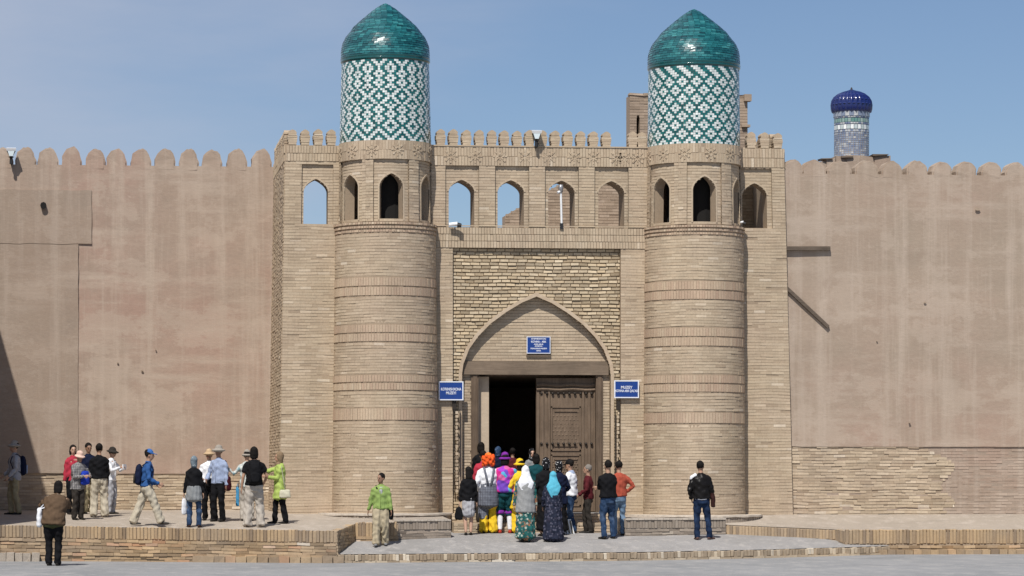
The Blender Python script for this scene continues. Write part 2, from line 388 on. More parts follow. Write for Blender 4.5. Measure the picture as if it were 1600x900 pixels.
# ------------------------------------------------------------------ left terrace
XC1 = W(527, 831, YF).x                                # front corner
XC2 = WX(555, -3.05); XC3 = WX(621, -3.05)
XBL = -32.
ter = thing('brick_terrace', 'raised brick terrace under the left fortress wall where most of the tourists stand', 'terrace', (-8, YF, 0))
def top_sheet(mb, x0, x1, yf0, yf1, yb, zf, nx=12, ny=10, nz_=.012):
    base = len(mb.v)
    for j in range(ny + 1):
        for i in range(nx + 1):
            x = lerp(x0, x1, i / nx); yf = lerp(yf0, yf1, i / nx); y = lerp(yf, yb, j / ny)
            n_ = noise.noise(Vector((x * .9, y * .9, 3))) * nz_ if 0 < j < ny else 0
            mb.v.append((x, y, zf(x, y) + n_))
    for j in range(ny):
        for i in range(nx):
            a = base + j * (nx + 1) + i; mb.f.append((a, a + 1, a + nx + 2, a + nx + 1)); mb.t.append(.5)
mb = MB(); BK = 4.6
top_sheet(mb, XBL, XC1, YF + .02, YF + .02, BK, z_ter_l, 90, 30); top_sheet(mb, XC1, XC2, YF + .02, -3.03, BK, z_ter_l, 4, 30); top_sheet(mb, XC2, XC3 + .02, -3.03, -3.03, BK, z_ter_l, 4, 30)
mb.build('walking_surface', M['terrace_top'], ter)
def ter_side(mb, pts, zt, zb):
    for (x0, y0), (x1, y1) in zip(pts, pts[1:]):
        mb.quad((x0, y0, zb), (x1, y1, zb), (x1, y1, zt(x1, y1) + .0), (x0, y0, zt(x0, y0)))
mb = MB(); n = 40
path = [(lerp(XBL, XC1, i / n), YF + .02) for i in range(n + 1)] + [(XC2, -3.03), (XC3 + .02, -3.03), (XC3 + .02, BK)]
ter_side(mb, path, lambda x, y: z_ter_l(x, y) - .012, -.4)
mb.build('core', M['mortar'], ter)
# upright brick rim + rough courses under it, following the front line
def along(p0, p1):
    d = Vector((p1[0] - p0[0], p1[1] - p0[1])); l = d.length; d /= l; nrm = Vector((d.y, -d.x))
    return l, (lambda s, dd, z: (p0[0] + d.x * s - nrm.x * dd, p0[1] + d.y * s - nrm.y * dd, z))
BRK = {}
def unit_brick(name, mat, sx, sy, sz, variants=5, round_top=0):
    out = []
    for k in range(variants):
        mb = MB(); j = min(sx, sy, sz) * .09
        hx, hy, hz = sx / 2, sy / 2, sz / 2
        q = [(-hx, -hy, -hz), (hx, -hy, -hz), (hx, hy, -hz), (-hx, hy, -hz), (-hx, -hy, hz), (hx, -hy, hz), (hx, hy, hz), (-hx, hy, hz)]
        q = [tuple(c + rnd.uniform(-j, j) for c in p) for p in q]
        me = None; mb.add(q, [(0, 3, 2, 1), (4, 5, 6, 7), (0, 1, 5, 4), (1, 2, 6, 5), (2, 3, 7, 6), (3, 0, 4, 7)], min(1, max(0, rnd.gauss(.5, .28))))
        me = bpy.data.meshes.new(name); bm = bmesh.new(); vs = [bm.verts.new(v) for v in mb.v]
        for f in mb.f: bm.faces.new([vs[i] for i in f])
        bmesh.ops.bevel(bm, geom=[e for e in bm.edges], offset=min(sx, sy, sz) * .14, segments=1, affect='EDGES')
        bmesh.ops.recalc_face_normals(bm, faces=bm.faces); bm.to_mesh(me); bm.free()
        at = me.attributes.new('tone', 'FLOAT', 'FACE'); at.data.foreach_set('value', np.full(len(me.polygons), mb.t[0], dtype=np.float32)); me.materials.append(mat); out.append(me)
    return out
SB = unit_brick('brick', M['brick_edge'], .062, .15, .245, 9)
def rim(parent, p0, p1, zt, h=.245, pitch=.072, maxn=400, sc=(1, 1, 1)):
    l, P = along(p0, p1); n = int(l / pitch); ang = math.atan2(p1[1] - p0[1], p1[0] - p0[0])
    for i in range(n):
        s = (i + .5) * l / n; x, y, _ = P(s, .075, 0)
        o = shared('brick', rnd.choice(SB), (x + rnd.uniform(-.004, .004), y + rnd.uniform(-.012, .008), zt(x, y) - .118 + rnd.uniform(-.012, .006)), parent, ang + rnd.uniform(-.05, .05), (sc[0], sc[1], sc[2] * h / .245))
XV = WX(-25, YF)
rim(ter, (XV, YF), (XC1, YF), z_ter_l)
rim(ter, (XC1, YF), (XC2, -3.05), z_ter_l); rim(ter, (XC2, -3.05), (XC3, -3.05), z_ter_l, .30)
mb = MB()
l, P = along((XV - 3, YF), (XC1 - .02, YF)); x0 = XV - 3
def Psl(s, d, q):                                      # the courses follow the sloping top: q runs 0..1 from foot to rim
    p = P(s, d, 0); return (p[0], p[1], lerp(z_street(p[0]) - .02, z_ter_l(p[0], YF) - .25, q))
brick_field(mb, Psl, 0, l, 0, 1, .148, .27, .012, .012, ragged=.02, joint=.018, sink=.04, rowjit=.014, tone=lambda p, z: rnd.gauss(.52 + .5 * noise.noise(Vector((p * .5, z * 3, 0))), .16))
l2, P2 = along((XC1, YF), (XC2, -3.05)); brick_field(mb, P2, 0, l2, .1, .62, .065, .22, .01, .012, sink=.04)
l2, P2 = along((XC2, -3.05), (XC3 + .02, -3.05)); brick_field(mb, P2, 0, l2, .3, .52, .065, .22, .01, .012, sink=.04)
mb.build('lower_courses', M['brick_edge'], ter, kind='stuff')
mb = MB()                                              # the low worn ledge at the foot, far left, and its flat stones
xa, xb = WX(-30, YF - .35), WX(62, YF - .35)
n = 7
for i in range(n):
    a, b = lerp(xa, xb, i / n), lerp(xa, xb, (i + 1) / n); zz = z_street(a) + .17 + rnd.uniform(-.01, .01)
    mb.box(a + .008, b - .008, YF - .35, YF - .02, -.05, zz, rnd.gauss(.4, .2), jit=.012)
mb.build('foot_ledge', M['kerb_cap'], ter)
mb = MB(); n = 14; xe = XC1 + .12
xs0 = WX(300, YF)
for i in range(n):
    a, b = lerp(xs0, xe, i / n), lerp(xs0, xe, (i + 1) / n); mb.box(a + .006, b - .006, YF - .14, YF, -.05, z_street(a) + .13 + rnd.uniform(-.02, .02), rnd.gauss(.5, .2), jit=.01)
mb.build('footing', M['brick_edge'], ter)

# ------------------------------------------------------------------ platform before the gate
plat = thing('gate_platform', 'low grey paved ramp with a pale brick kerb in front of the gate', 'platform', (WX(840, YF), YF, 0))
XP0, XP1 = W(522, 868, YF).x, X1390
mb = MB(); top_sheet_x = 60; base = 0
for j in range(13):
    for i in range(top_sheet_x + 1):
        x = lerp(XP0, XP1, i / top_sheet_x); yf = yfront(x) + .06; y = lerp(yf, .3, (j / 12))
        mb.v.append((x, y, z_plat(x, y) + (noise.noise(Vector((x, y, 0)) * .8) * .01 if j else 0)))
for j in range(12):
    for i in range(top_sheet_x):
        a = j * (top_sheet_x + 1) + i; mb.f.append((a, a + 1, a + top_sheet_x + 2, a + top_sheet_x + 1)); mb.t.append(.5)
mb.build('paving', M['paving'], plat)
mb = MB()
pts = [(lerp(XP0, XP1, i / 40), yfront(lerp(XP0, XP1, i / 40)) + .05) for i in range(41)]; ter_side(mb, [(XP0, -2.)] + pts, lambda x, y: z_plat(x, y) - .015, -.3)
mb.build('core', M['mortar'], plat)
KB = unit_brick('kerb_brick', M['kerb_brick'], .072, .13, .13, 9)
n = 168
for i in range(n):
    x = lerp(XP0, XP1, (i + .5) / n); y = yfront(x); zt = z_plat(x, y)
    shared('brick', rnd.choice(KB), (x, y + .055 + rnd.uniform(-.012, .008), zt - .068 + rnd.uniform(-.01, .012)), plat, rnd.uniform(-.12, .12) + (math.atan2(yfront(x + .1) - y, .1)), (1, 1, 1))
mb = MB()
for i in range(50):
    a, b = lerp(XP0 - .1, XP1, i / 50), lerp(XP0 - .1, XP1, (i + 1) / 50); mb.box(a + .004, b - .004, yfront(a) - .01, yfront(a) + .1, -.1, z_street(a) + .045 + rnd.uniform(-.008, .008), rnd.gauss(.5, .25), jit=.005)
mb.build('footing', M['kerb_brick'], plat)

# ------------------------------------------------------------------ right terrace
ter2 = thing('brick_terrace', 'low brick terrace under the right fortress wall beside the leather jacket man', 'terrace', (WX(1500, -3.6), -3.6, 0))
A_ = (WX(1130, -1.7), -1.7); B_ = (WX(1305, -3.05), -3.05); B2 = (WX(1322, -3.6), -3.6); E_ = (34., -3.6)
mb = MB(); top_sheet(mb, A_[0], B_[0], A_[1] + .02, B_[1] + .02, BK, z_ter_r, 12, 24); top_sheet(mb, B_[0], B2[0], B_[1] + .02, B2[1] + .02, BK, z_ter_r, 2, 24); top_sheet(mb, B2[0], E_[0], -3.58, -3.58, BK, z_ter_r, 60, 24)
mb.build('walking_surface', M['terrace_top'], ter2)
mb = MB(); ter_side(mb, [(A_[0], 0), (A_[0], A_[1] + .02), (B_[0], B_[1] + .02), (B2[0], -3.58), (E_[0], -3.58)], lambda x, y: z_ter_r(x, y) - .012, -.3)
mb.build('core', M['mortar'], ter2)
rim(ter2, A_, B_, z_ter_r, .2); rim(ter2, B_, B2, z_ter_r, .25); rim(ter2, B2, (WX(1625, -3.6), -3.6), z_ter_r, .30)
mb = MB()
for p, q, lo, hi in ((A_, B_, .28, .42), (B_, B2, .2, .38), (B2, (WX(1640, -3.6), -3.6), .05, .31)):
    l2, P2 = along(p, q); brick_field(mb, P2, 0, l2, lo, hi, .062, .25, .012, .015, sink=.04, rowjit=.01, ragged=.005)
mb.build('lower_courses', M['brick_edge'], ter2, kind='stuff')
mb = MB(); xa, xb = WX(1345, -3.75), WX(1640, -3.75)
for i in range(22):
    a, b = lerp(xa, xb, i / 22), lerp(xa, xb, (i + 1) / 22); mb.box(a + .005, b - .005, -3.82, -3.6, 0, z_street(a) + .1 + rnd.uniform(-.012, .012), rnd.gauss(.4, .2), jit=.008)
mb.build('footing', M['brick_edge'], ter2)

# ------------------------------------------------------------------ fortress walls
def fortress(name, label, x0, x1, ztop, zbase_line, mat, gaps, mer_h, YW=4.3, xpl0=None, xpl1=None, lowmat=None, merl_w=.43, base_z=.5, xbr=None, cut=None):
    t = thing(name, label, 'wall', ((x0 + x1) / 2, YW, 0))
    mb = MB(); st = .14
    nx_, nz_ = int((x1 - x0) / st), int((ztop - zbase_line) / st)
    for j in range(nz_ + 1):
        for i in range(nx_ + 1):
            x, z = lerp(x0, x1, i / nx_), lerp(zbase_line, ztop, j / nz_); fd = min(1, (nz_ - j) / 9) ** 2
            d = noise.noise(Vector((x * .35, z * .5, 1))) * .035 + noise.noise(Vector((x * 1.3, z * 2.4, 5))) * .012 + noise.noise(Vector((x * 4, z * 7, 9))) * .004
            mb.v.append((x, YW - .035 + d * (1 if 0 < j else .4) * fd, z + (noise.noise(Vector((x * 2, 0, 2))) * .02 if j == 0 else 0)))
    for j in range(nz_):
        for i in range(nx_):
            a = j * (nx_ + 1) + i; mb.f.append((a, a + 1, a + nx_ + 2, a + nx_ + 1)); mb.t.append(.5)
    mb.build('plaster_face', mat, t, smooth=True)
    mb = MB(); mb.box(x0, x1, YW, YW + .9, base_z, ztop - .002); mb.build('core', M['plaster_grey'], t)
    mb = MB()
    mb.quad((x0, YW - .034, ztop - .004), (x1, YW - .034, ztop - .004), (x1, YW + .9, ztop - .004), (x0, YW + .9, ztop - .004)); mb.build('wall_top', mat, t)
    mb = MB(); brick_field(mb, flatP(YW), xbr[0] if xbr else x0, xbr[1] if xbr else x1, base_z + .3, zbase_line + .03, .066, .26, .013, .010, ragged=.005, sink=.03, rowjit=.005, wave=True, cut=cut, tone=lambda p, z: rnd.gauss(.5, .2)); mb.build('brick_base', lowmat or M['brick'], t, kind='stuff')
    return t
def merlon_mesh(name, w_, h_, dep, mat, seed):
    r_ = random.Random(seed); bm = bmesh.new()
    prof = [(-1, -.30), (-1.0, .25), (-.93, .48), (-.78, .70), (-.52, .88), (-.22, .99), (0, 1.02), (.22, .99), (.52, .88), (.78, .70), (.93, .48), (1., .25), (1, -.30)]
    prof = [(x * w_ / 2 * (1 + r_.uniform(-.07, .07)), z * h_ * (1 + r_.uniform(-.06, .05))) for x, z in prof]
    fr = [bm.verts.new((x * (.96), 0, z)) for x, z in prof]; bk = [bm.verts.new((x, dep, z)) for x, z in prof]
    f1 = bm.faces.new(fr); bm.faces.new(bk[::-1])
    for i in range(len(prof)): bm.faces.new((fr[i], bk[i], bk[(i + 1) % len(prof)], fr[(i + 1) % len(prof)]))
    bmesh.ops.recalc_face_normals(bm, faces=bm.faces)
    bmesh.ops.bevel(bm, geom=[e for e in bm.edges if (e.verts[0].co.y == e.verts[1].co.y)], offset=.03, segments=2, affect='EDGES')
    for v in bm.verts: v.co += Vector((noise.noise(v.co * 6 + Vector((seed, 0, 0))), noise.noise(v.co * 6 + Vector((0, seed, 0))), 0)) * .012
    me = bpy.data.meshes.new(name); bm.to_mesh(me); bm.free(); me.materials.append(mat); me.polygons.foreach_set('use_smooth', [False] * len(me.polygons)); return me
YW = 4.3
zl_top = WZ(220, 259, YW); XGL = WX(447); XGR = WX(1226)
fw = fortress('fortress_wall', 'tall pinkish mud plaster fortress wall left of the gate with round merlons', -32, XGL + .3, zl_top, WZ(220, 740, YW), M['plaster'], None, .39)
mm = [merlon_mesh('merlon', .47, WZ(220, 232, YW) - zl_top, .42, M['plaster'], k) for k in range(5)]
lc = [5, 40, 75, 112, 149, 182, 220, 258, 295, 331, 370, 409]
for px in list(np.arange(-360, 0, 36.7)) + lc: shared('merlon', rnd.choice(mm), (WX(px, YW), YW - .0345, zl_top), fw, rnd.uniform(-.03, .03), (1 + rnd.uniform(-.05, .05), 1, 1 + rnd.uniform(-.05, .05)))
# newer render patches: raised sheets with a ragged hairline edge
def patch(parent, x0, x1, z0, z1, name, mat, th=.03):
    mb = MB(); nx_, nz_ = max(2, int((x1 - x0) / .15)), max(2, int((z1 - z0) / .15)); Y = YW - .075
    def pt(i, j):
        x, z = lerp(x0, x1, i / nx_), lerp(z0, z1, j / nz_)
        e = noise.noise(Vector((x * 3, z * 3, 4))) * .02
        if i in (0, nx_): x += e
        if j in (0, nz_): z += e
        return (x, Y - th + noise.noise(Vector((x * .8, z, 1))) * .02, z)
    for j in range(nz_ + 1):
        for i in range(nx_ + 1): mb.v.append(pt(i, j))
    for j in range(nz_):
        for i in range(nx_):
            a = j * (nx_ + 1) + i; mb.f.append((a, a + 1, a + nx_ + 2, a + nx_ + 1)); mb.t.append(.5)
    for i in range(nx_):
        for j, s in ((0, 1), (nz_, -1)):
            a, b = mb.v[j * (nx_ + 1) + i], mb.v[j * (nx_ + 1) + i + 1]; mb.quad(a, b, (b[0], YW + .02, b[2]), (a[0], YW + .02, a[2]))
    for j in range(nz_):
        for i in (0, nx_):
            a, b = mb.v[j * (nx_ + 1) + i], mb.v[(j + 1) * (nx_ + 1) + i]; mb.quad(a, b, (b[0], YW + .02, b[2]), (a[0], YW + .02, a[2]))
    return mb.build(name, mat, parent)
patch(fw, -28, WX(143, YW), WZ(70, 381, YW), WZ(70, 297, YW), 'render_patch', M['plaster_grey'], -.012)
patch(fw, -28, WX(122, YW), WZ(70, 739, YW), WZ(70, 381, YW) - .012, 'render_patch', M['plaster_grey'], -.006)
mb = MB(); hx, hz = WX(68, YW), WZ(68, 322, YW)
mb.hexa([(hx + math.cos(a) * .075, YW - .165, hz + math.sin(a) * .085) for a in [R(40 + 45 * k) for k in range(8)]], [(hx + math.cos(a) * .07, YW - .10, hz + math.sin(a) * .08) for a in [R(40 + 45 * k) for k in range(8)]])
mb.build('putlog_hole', M['dark_inside'], fw)  # near-black plug on the plaster, painted as the shade of a hole
for (px, py, s) in ((184, 567, .016), (222, 579, .02), (243, 545, .012)):
    mb = MB(); x, z = WX(px, YW), WZ(px, py, YW); mb.hexa([(x + math.cos(a) * s * 1.6, YW - .083, z + math.sin(a) * s) for a in [R(60 * k) for k in range(6)]], [(x + math.cos(a) * s, YW - .04, z + math.sin(a) * s) for a in [R(60 * k) for k in range(6)]]); mb.build('chip', M['old_brick'], fw)

zr_top = WZ(1430, 273, YW)
YWL = YW; YW = .13
zr_top = WZ(1430, 273, YW)
fr_ = fortress('fortress_wall', 'tall mud plaster fortress wall right of the gate with two timber beams on it', XGR - .3, 34, zr_top, WZ(1400, 698, YW), M['plaster_right'], None, .3, YW=YW, xbr=(XGR - .3, WX(1500, YW)), cut=lambda z: [(WX(1488, YW) - .5 * abs(math.sin(z * 97.)) ** 2 - .25 * math.sin(z * 3), 99)])
mb = MB(); brick_field(mb, flatP(YW), WX(1470, YW), 34, .8, WZ(1540, 698, YW) + .02, .066, .26, .003, .006, ragged=.003, sink=.02, tone=lambda p, z: rnd.gauss(.45, .1)); mb.build('worn_base', M['plaster_right'], fr_, kind='stuff')
hR = WZ(1430, 252, YW) - zr_top
mr = [merlon_mesh('merlon', .50, hR, .42, M['plaster_right'], 10 + k) for k in range(5)]
for px in [1239, 1271, 1312, 1354, 1393, 1433, 1472, 1510, 1549, 1587] + list(np.arange(1625, 1900, 38.5)):
    wide = 1.13 if 1250 < px < 1380 else 1.0
    shared('merlon', rnd.choice(mr), (WX(px, YW), YW - .0345, zr_top), fr_, rnd.uniform(-.03, .03), (wide + rnd.uniform(-.03, .03), 1, 1 + rnd.uniform(-.04, .05)))
for (px, py, s) in ((1526, 327, .04), (1444, 473, .02), (1369, 533, .012), (1420, 660, .018)):
    mb = MB(); x, z = WX(px, YW), WZ(px, py, YW); mb.hexa([(x + math.cos(a) * s * 1.6, YW - .083, z + math.sin(a) * s) for a in [R(60 * k) for k in range(6)]], [(x + math.cos(a) * s, YW - .04, z + math.sin(a) * s) for a in [R(60 * k) for k in range(6)]]); mb.build('chip', M['old_brick'], fr_)
# level timber, and a dark grey slanting bar below it
def beam(label, p, q, h, dep, parent=None, mat='grey_wood'):
    a, b = W(*p, YW - .08), W(*q, YW - .08); d = (b - a).normalized(); n_ = Vector((-d.z, 0, d.x)) * h / 2
    t = MB(); lo = []; N = 6
    for i in range(N):
        c0, c1 = a.lerp(b, i / N), a.lerp(b, (i + 1) / N); y0 = YW - .1 - dep; y1 = YW + .0
        j = [rnd.uniform(-.006, .006) for _ in range(4)]
        v = []
        for c, jj in ((c0, j[0]), (c1, j[0])):
            v += [(c.x + n_.x, y0, c.z + n_.z), (c.x - n_.x, y0, c.z - n_.z), (c.x - n_.x, y1, c.z - n_.z), (c.x + n_.x, y1, c.z + n_.z)]
        t.add(v, [(0, 1, 5, 4), (1, 2, 6, 5), (2, 3, 7, 6), (3, 0, 4, 7)] + ([(0, 3, 2, 1)] if i == 0 else []) + ([(4, 5, 6, 7)] if i == N - 1 else []))
    o = t.build('timber_beam', M[mat], recalc=True); o['label'] = label; o['category'] = 'beam'; return o
beam('short grey timber lying level across the plaster right of the gate', (1228, 388), (1297, 388), .085, .02)
beam('dark grey bar slanting down across the plaster, below the level timber', (1229, 450), (1294, 511), .075, .02)

YW = YWL
# bastion beyond the left edge, whose shade falls over the wall foot
bx = WX(-84, YW); yb = YW - 12.6
bas = thing('fortress_bastion', 'square mud plaster bastion standing forward from the left fortress wall', 'wall', (bx - 3, yb, 0))
mb = MB(); mb.box(bx - 6, bx, yb, YW + .3, -.2, zl_top + .5); mb.build('body', M['plaster'], bas)
for i in range(10): shared('merlon', mm[i % 5], (bx - .8 - i * .58, yb, zl_top + .5), bas, 0)

# ------------------------------------------------------------------ gatehouse
gate = thing('gatehouse', 'pale brick gatehouse with a pointed arch doorway between two round towers', 'gatehouse', (WX(840), 0, .9))
XT = (WX(602), WX(1084))
REC = .06
zb = lambda px, py, Y=0.: WZ(px, py, Y)
GM = []                                                # merlon mesh of the gatehouse, stacked brick courses with a pointed cap
def gate_merlon(k):
    mb = MB(); r_ = random.Random(k); dep = .26
    rows = [(.088, .0, .055), (.098, .058, .112), (.108, .115, .165), (.108, .168, .215), (.092, .218, .24)]
    for h, a, b in rows: mb.box(-h, h, r_.uniform(-.004, .004), dep, a, b, min(1, max(0, r_.gauss(.55, .2))), jit=.003)
    cap = [(-.085, .243), (-.098, .262), (-.085, .30), (-.04, .335), (0, .35), (.04, .335), (.085, .30), (.098, .262), (.085, .243)]
    mb.hexa([(x, 0, z) for x, z in cap], [(x, dep, z) for x, z in cap], .3)
    me = mb.build('merlon', M['brick'], None, recalc=True); d = me.data; bpy.data.objects.remove(me); return d
GM = [gate_merlon(k) for k in range(6)]
def merlon(x, y, z, rz=0, s=1.): shared('merlon', rnd.choice(GM), (x, y, z), gate, rz + rnd.uniform(-.04, .04), (s, 1, s * (1 + rnd.uniform(-.04, .04))))

def soldier(mb, P, s0, s1, z0, z1, rows=2, proud=.02, cut=None, tone=None, bl=.066):
    h = (z1 - z0) / rows
    for r_ in range(rows): brick_field(mb, P, s0, s1, z0 + r_ * h, z0 + (r_ + 1) * h, h, bl, proud, .006, cut=cut, tone=tone, joint=.011, sink=.03)
def rosette(mb, P, sc_, zc, r_, proud=.035):
    """brick flower: crossed short bricks set diagonally"""
    for k in range(8):
        a = k * math.pi / 4
        for q in (.38, .78):
            cx, cz = sc_ + math.cos(a) * r_ * q, zc + math.sin(a) * r_ * q; h = .017; l = r_ * .17
            ca, sa = math.cos(a), math.sin(a); c4 = [(-l, -h), (l, -h), (l, h), (-l, h)]; c4 = [(cx + x * ca - z * sa, cz + x * sa + z * ca) for x, z in c4]
            mb.hexa([P(x, -proud, z) for x, z in c4], [P(x, .01, z) for x, z in c4], rnd.gauss(.45, .15))

Z_sill = zb(840, 356); Z_bandlo = zb(840, 388)
base_z = .45
field = MB(); sold = MB(); back = MB(); backp = MB(); rimb = MB()
def skin(P, a, b, z0, z1, n=1):
    """mortar face just under the brick faces of a proud pier"""
    d = -(REC - .005)
    for i in range(n):
        za, zc_ = lerp(z0, z1, i / n), lerp(z0, z1, (i + 1) / n)
        back.quad(P(a, d, za), P(b, d, za), P(b, d, zc_), P(a, d, zc_))
        for s in (a, b): back.quad(P(s, d, za), P(s, 0, za), P(s, 0, zc_), P(s, d, zc_))
    back.quad(P(a, d, z0), P(b, d, z0), P(b, 0, z0), P(a, 0, z0)); back.quad(P(a, d, z1), P(b, d, z1), P(b, 0, z1), P(a, 0, z1))
# ---- left and right buttress
def buttress(px_o_top, px_o_bot, px_in, side, arch, panel, ys, roofy):
    """outer edge leans outward towards the ground; side = -1 for the left one"""
    y_mer, y_lo, y_sill = ys
    pxm = (px_o_top + px_in) / 2
    zt, zm, zs = zb(pxm, y_mer), zb(pxm, y_lo), zb(pxm, y_sill)
    xi = WX(px_in) - side * .3; xt, xb = WX(px_o_top), WX(px_o_bot)
    def xo(z): return lerp(xb, xt, (z - .9) / (zt - .9))
    lo, hi = (lambda z: xo(z)), (lambda z: xi)
    def P(s, d, z):                                    # s runs 0..Wd from the outer edge inwards
        w0 = abs(xi - xt); o_ = xo(z); return (lerp(o_, xi, s / w0), d + REC, z)
    Wd = abs(xi - xt); XO = min(xt, xi)
    def S(px): return abs(WX(px) - xt)
    A = (S((arch[0] + arch[1]) / 2), abs(WX(arch[1]) - WX(arch[0])) / 2, zb(pxm, arch[4]), zb(pxm, arch[3]), zb(pxm, arch[2]))
    pa = sorted((S(panel[0]), S(panel[1]))); pz = zb(pxm, panel[2]); pzl = zb(pxm, panel[3])
    def Pf(s, d, z): p = P(s, d, z); return p
    arch_wall(back, Pf, 0, Wd, zs, zt, [A], .42)
    # solid body below the opening
    N = 6
    for i in range(N):
        z0_, z1_ = lerp(base_z, zs, i / N), lerp(base_z, zs, (i + 1) / N)
        a0, a1 = P(0, 0, z0_), P(Wd, 0, z0_); b0, b1 = P(0, 0, z1_), P(Wd, 0, z1_)
        back.quad(a0, a1, b1, b0); back.quad((a0[0], 4.4, z0_), a0, b0, (b0[0], 4.4, z1_))
    t0, t1 = P(0, 0, zs), P(Wd, 0, zs); back.quad((t0[0], .4, zs), (t1[0], .4, zs), (t1[0], 4.4, zs), (t0[0], 4.4, zs))
    # side wall above the roof
    zt_ = zt
    so_ = [(xo(zs), REC + .4, zs), (xo(zs), 4.4, zs), (xo(zt), 4.4, zt_), (xo(zt), REC + .4, zt_)]
    back.quad(*so_); back.quad(*[(x - side * .32, y, z) for x, y, z in so_]); back.quad((xo(zt), REC, zt_ - .001), (xo(zt), 4.4, zt_ - .001), (xo(zt) - side * .32, 4.4, zt_ - .001), (xo(zt) - side * .32, REC, zt_ - .001))
    back.quad((xo(zs), 4.4, zs), (xo(zs) - side * .32, 4.4, zs), (xo(zt) - side * .32, 4.4, zt), (xo(zt), 4.4, zt))
    cutA = arch_cut(A)
    # inside the recessed panel
    brick_field(field, Pf, pa[0], pa[1], pzl, pz, .066, .25, .006, .003, cut=cutA)
    # piers around the panel, proud
    def cutp(z): return [(pa[0], pa[1])] if pzl <= z <= pz else []
    brick_field(field, Pf, 0, Wd, zs, zm, .066, .25, REC, .004, cut=cutp, sink=.0)
    arch_edge(Pf, A)
    for a_, b_ in ((0, pa[0]), (pa[1], Wd)): skin(Pf, a_, b_, zs, zm)
    if pzl > zs: skin(Pf, pa[0], pa[1], zs, pzl)
    skin(Pf, pa[0], pa[1], pz, zm); skin(Pf, 0, Wd, zm, zt); skin(Pf, 0, Wd, base_z, zs, 8)
    soldier(sold, Pf, 0, Wd, zm, zt, 2, REC + .012)
    brick_field(field, Pf, 0, Wd, base_z, zs, .066, .25, REC, .0035, sink=0, rowjit=.003, wave=True, joint=.007)
    for k in (0, 1):
        pass
    # outer side face bricks
    ang = 0
    def Ps(s, d, z): return (xo(z) + side * -d, REC + s if side > 0 else 4.35 - s, z)
    brick_field(field, Ps, 0, 4.3, base_z, zm, .066, .25, .018, .007); soldier(sold, Ps, 0, 4.3, zm, zt, 2, .025)
    return zt, xo
zt, xo = buttress(446, 437, 523, -1, (475.5, 513, 279, 299, 350), (472, 521, 257, 350), (227, 252, 350), 0)
for px in (457, 477, 497.5, 518): merlon(WX(px), .0, zt + .01)
for i in range(1, 14): merlon(xo(zt) - .01, .1 + i * .31, zt + .01, R(-90))
zt2, xo2 = buttress(1225, 1239, 1158, 1, (1160, 1197.5, 286, 305, 356), (1158, 1205, 264, 357), (232, 262, 357), 0)
for px in (1174, 1195, 1215.5): merlon(WX(px), .0, zt2 + .01)
for i in range(1, 14): merlon(xo2(zt2) + .01, .1 + i * .31, zt2 + .01, R(90))

# ---- middle: arcade
xa, xb = WX(683) - .3, WX(1010) + .3
z_top, z_pan, z_low = zb(840, 230), zb(840, 260), zb(840, 388)
P0 = flatP(REC)
pans = [(696, 748.5), (773.6, 826.7), (851.6, 904.2), (929, 982)]
opens = [(701.5, 741.5), (778, 819), (857, 898.5), (935.5, 976)]
arcs = [(WX((a + b) / 2), (WX(b) - WX(a)) / 2, zb(840, 355.5), zb(840, 300), zb(840, 281.5)) for a, b in opens]
arch_wall(back, P0, xa, xb, zb(840, 357), z_top, arcs, .72)
panx = [(WX(a), WX(b)) for a, b in pans]
def cut_arc(z): return [c for A in arcs for c in arch_cut(A)(z)]
for (a, b), A in zip(panx, arcs): brick_field(field, P0, a, b, zb(840, 356), z_pan, .066, .25, .006, .003, cut=arch_cut(A)); arch_edge(P0, A)
brick_field(field, P0, xa, xb, zb(840, 356), z_pan, .066, .25, REC, .004, cut=lambda z: panx, sink=0)
edges_ = [xa] + [q for ab in panx for q in ab] + [xb]
for a, b in zip(edges_[::2], edges_[1::2]): skin(P0, a, b, zb(840, 356), z_pan)
skin(P0, xa, xb, z_pan, z_top); skin(P0, xa, xb, z_low, zb(840, 356))
soldier(sold, P0, xa, xb, z_pan, z_top, 2, REC + .012)
for i in range(6):
    px = 704 + i * 38.6; rosette(sold, P0, WX(px), (z_pan + z_top) / 2, .17, REC + .022)
for px in (927, 963, 975, 996): rosette(sold, P0, WX(px), (z_pan + z_top) / 2, .17, REC + .022)
soldier(sold, P0, xa, xb, z_low, zb(840, 356), 3, REC + .02)
mb = MB(); mb.box(xa, xb, -.028, .0, z_top, z_top + .028, .4); mb.box(xa, xb, -.03, .0, zb(840, 354.5), zb(840, 353), .6); mb.build('ledge', M['brick'], gate)
for px in (689, 709, 729.5, 749.5, 769, 788.5, 808.5, 828, 848, 868, 888, 908, 928, 948, 989, 1003.5): merlon(WX(px), .02, z_top + .03)
for i in range(5): pass
# ---- middle: pilasters, big recess, arch
xr0, xr1 = WX(707.5), WX(970)
ARCH = (WX(839), (WX(955.5) - WX(723)) / 2, base_z, zb(839, 585), zb(839, 463))
Pr = flatP(REC + .045)                                 # plane of the large recess
arch_wall(backp, Pr, xr0 - .02, xr1 + .02, base_z, z_low, [ARCH], .14, caps=False)
for a, b in ((xa, xr0), (xr1, xb)):
    back.box(a, b, .005, REC + .3, base_z, z_low - .001)
    brick_field(field, P0, a, b, base_z, z_low, .066, .25, REC, .0035, sink=0, rowjit=.003, wave=True, joint=.007)
bricks = []; brick_field(None, Pr, xr0 + .004, xr1 - .004, zb(840, 600), z_low, .078, .205, .026, .012, cut=arch_cut(ARCH), joint=.024, sink=.01, tone=lambda p, z: rnd.gauss(.62, .11), wave=True, collect=bricks, ragged=.006, rowjit=.006)
bricks.sort(key=lambda q: -q[4]); rest = MB()
rim_in = lambda p, z: abs(p - ARCH[0]) < 2
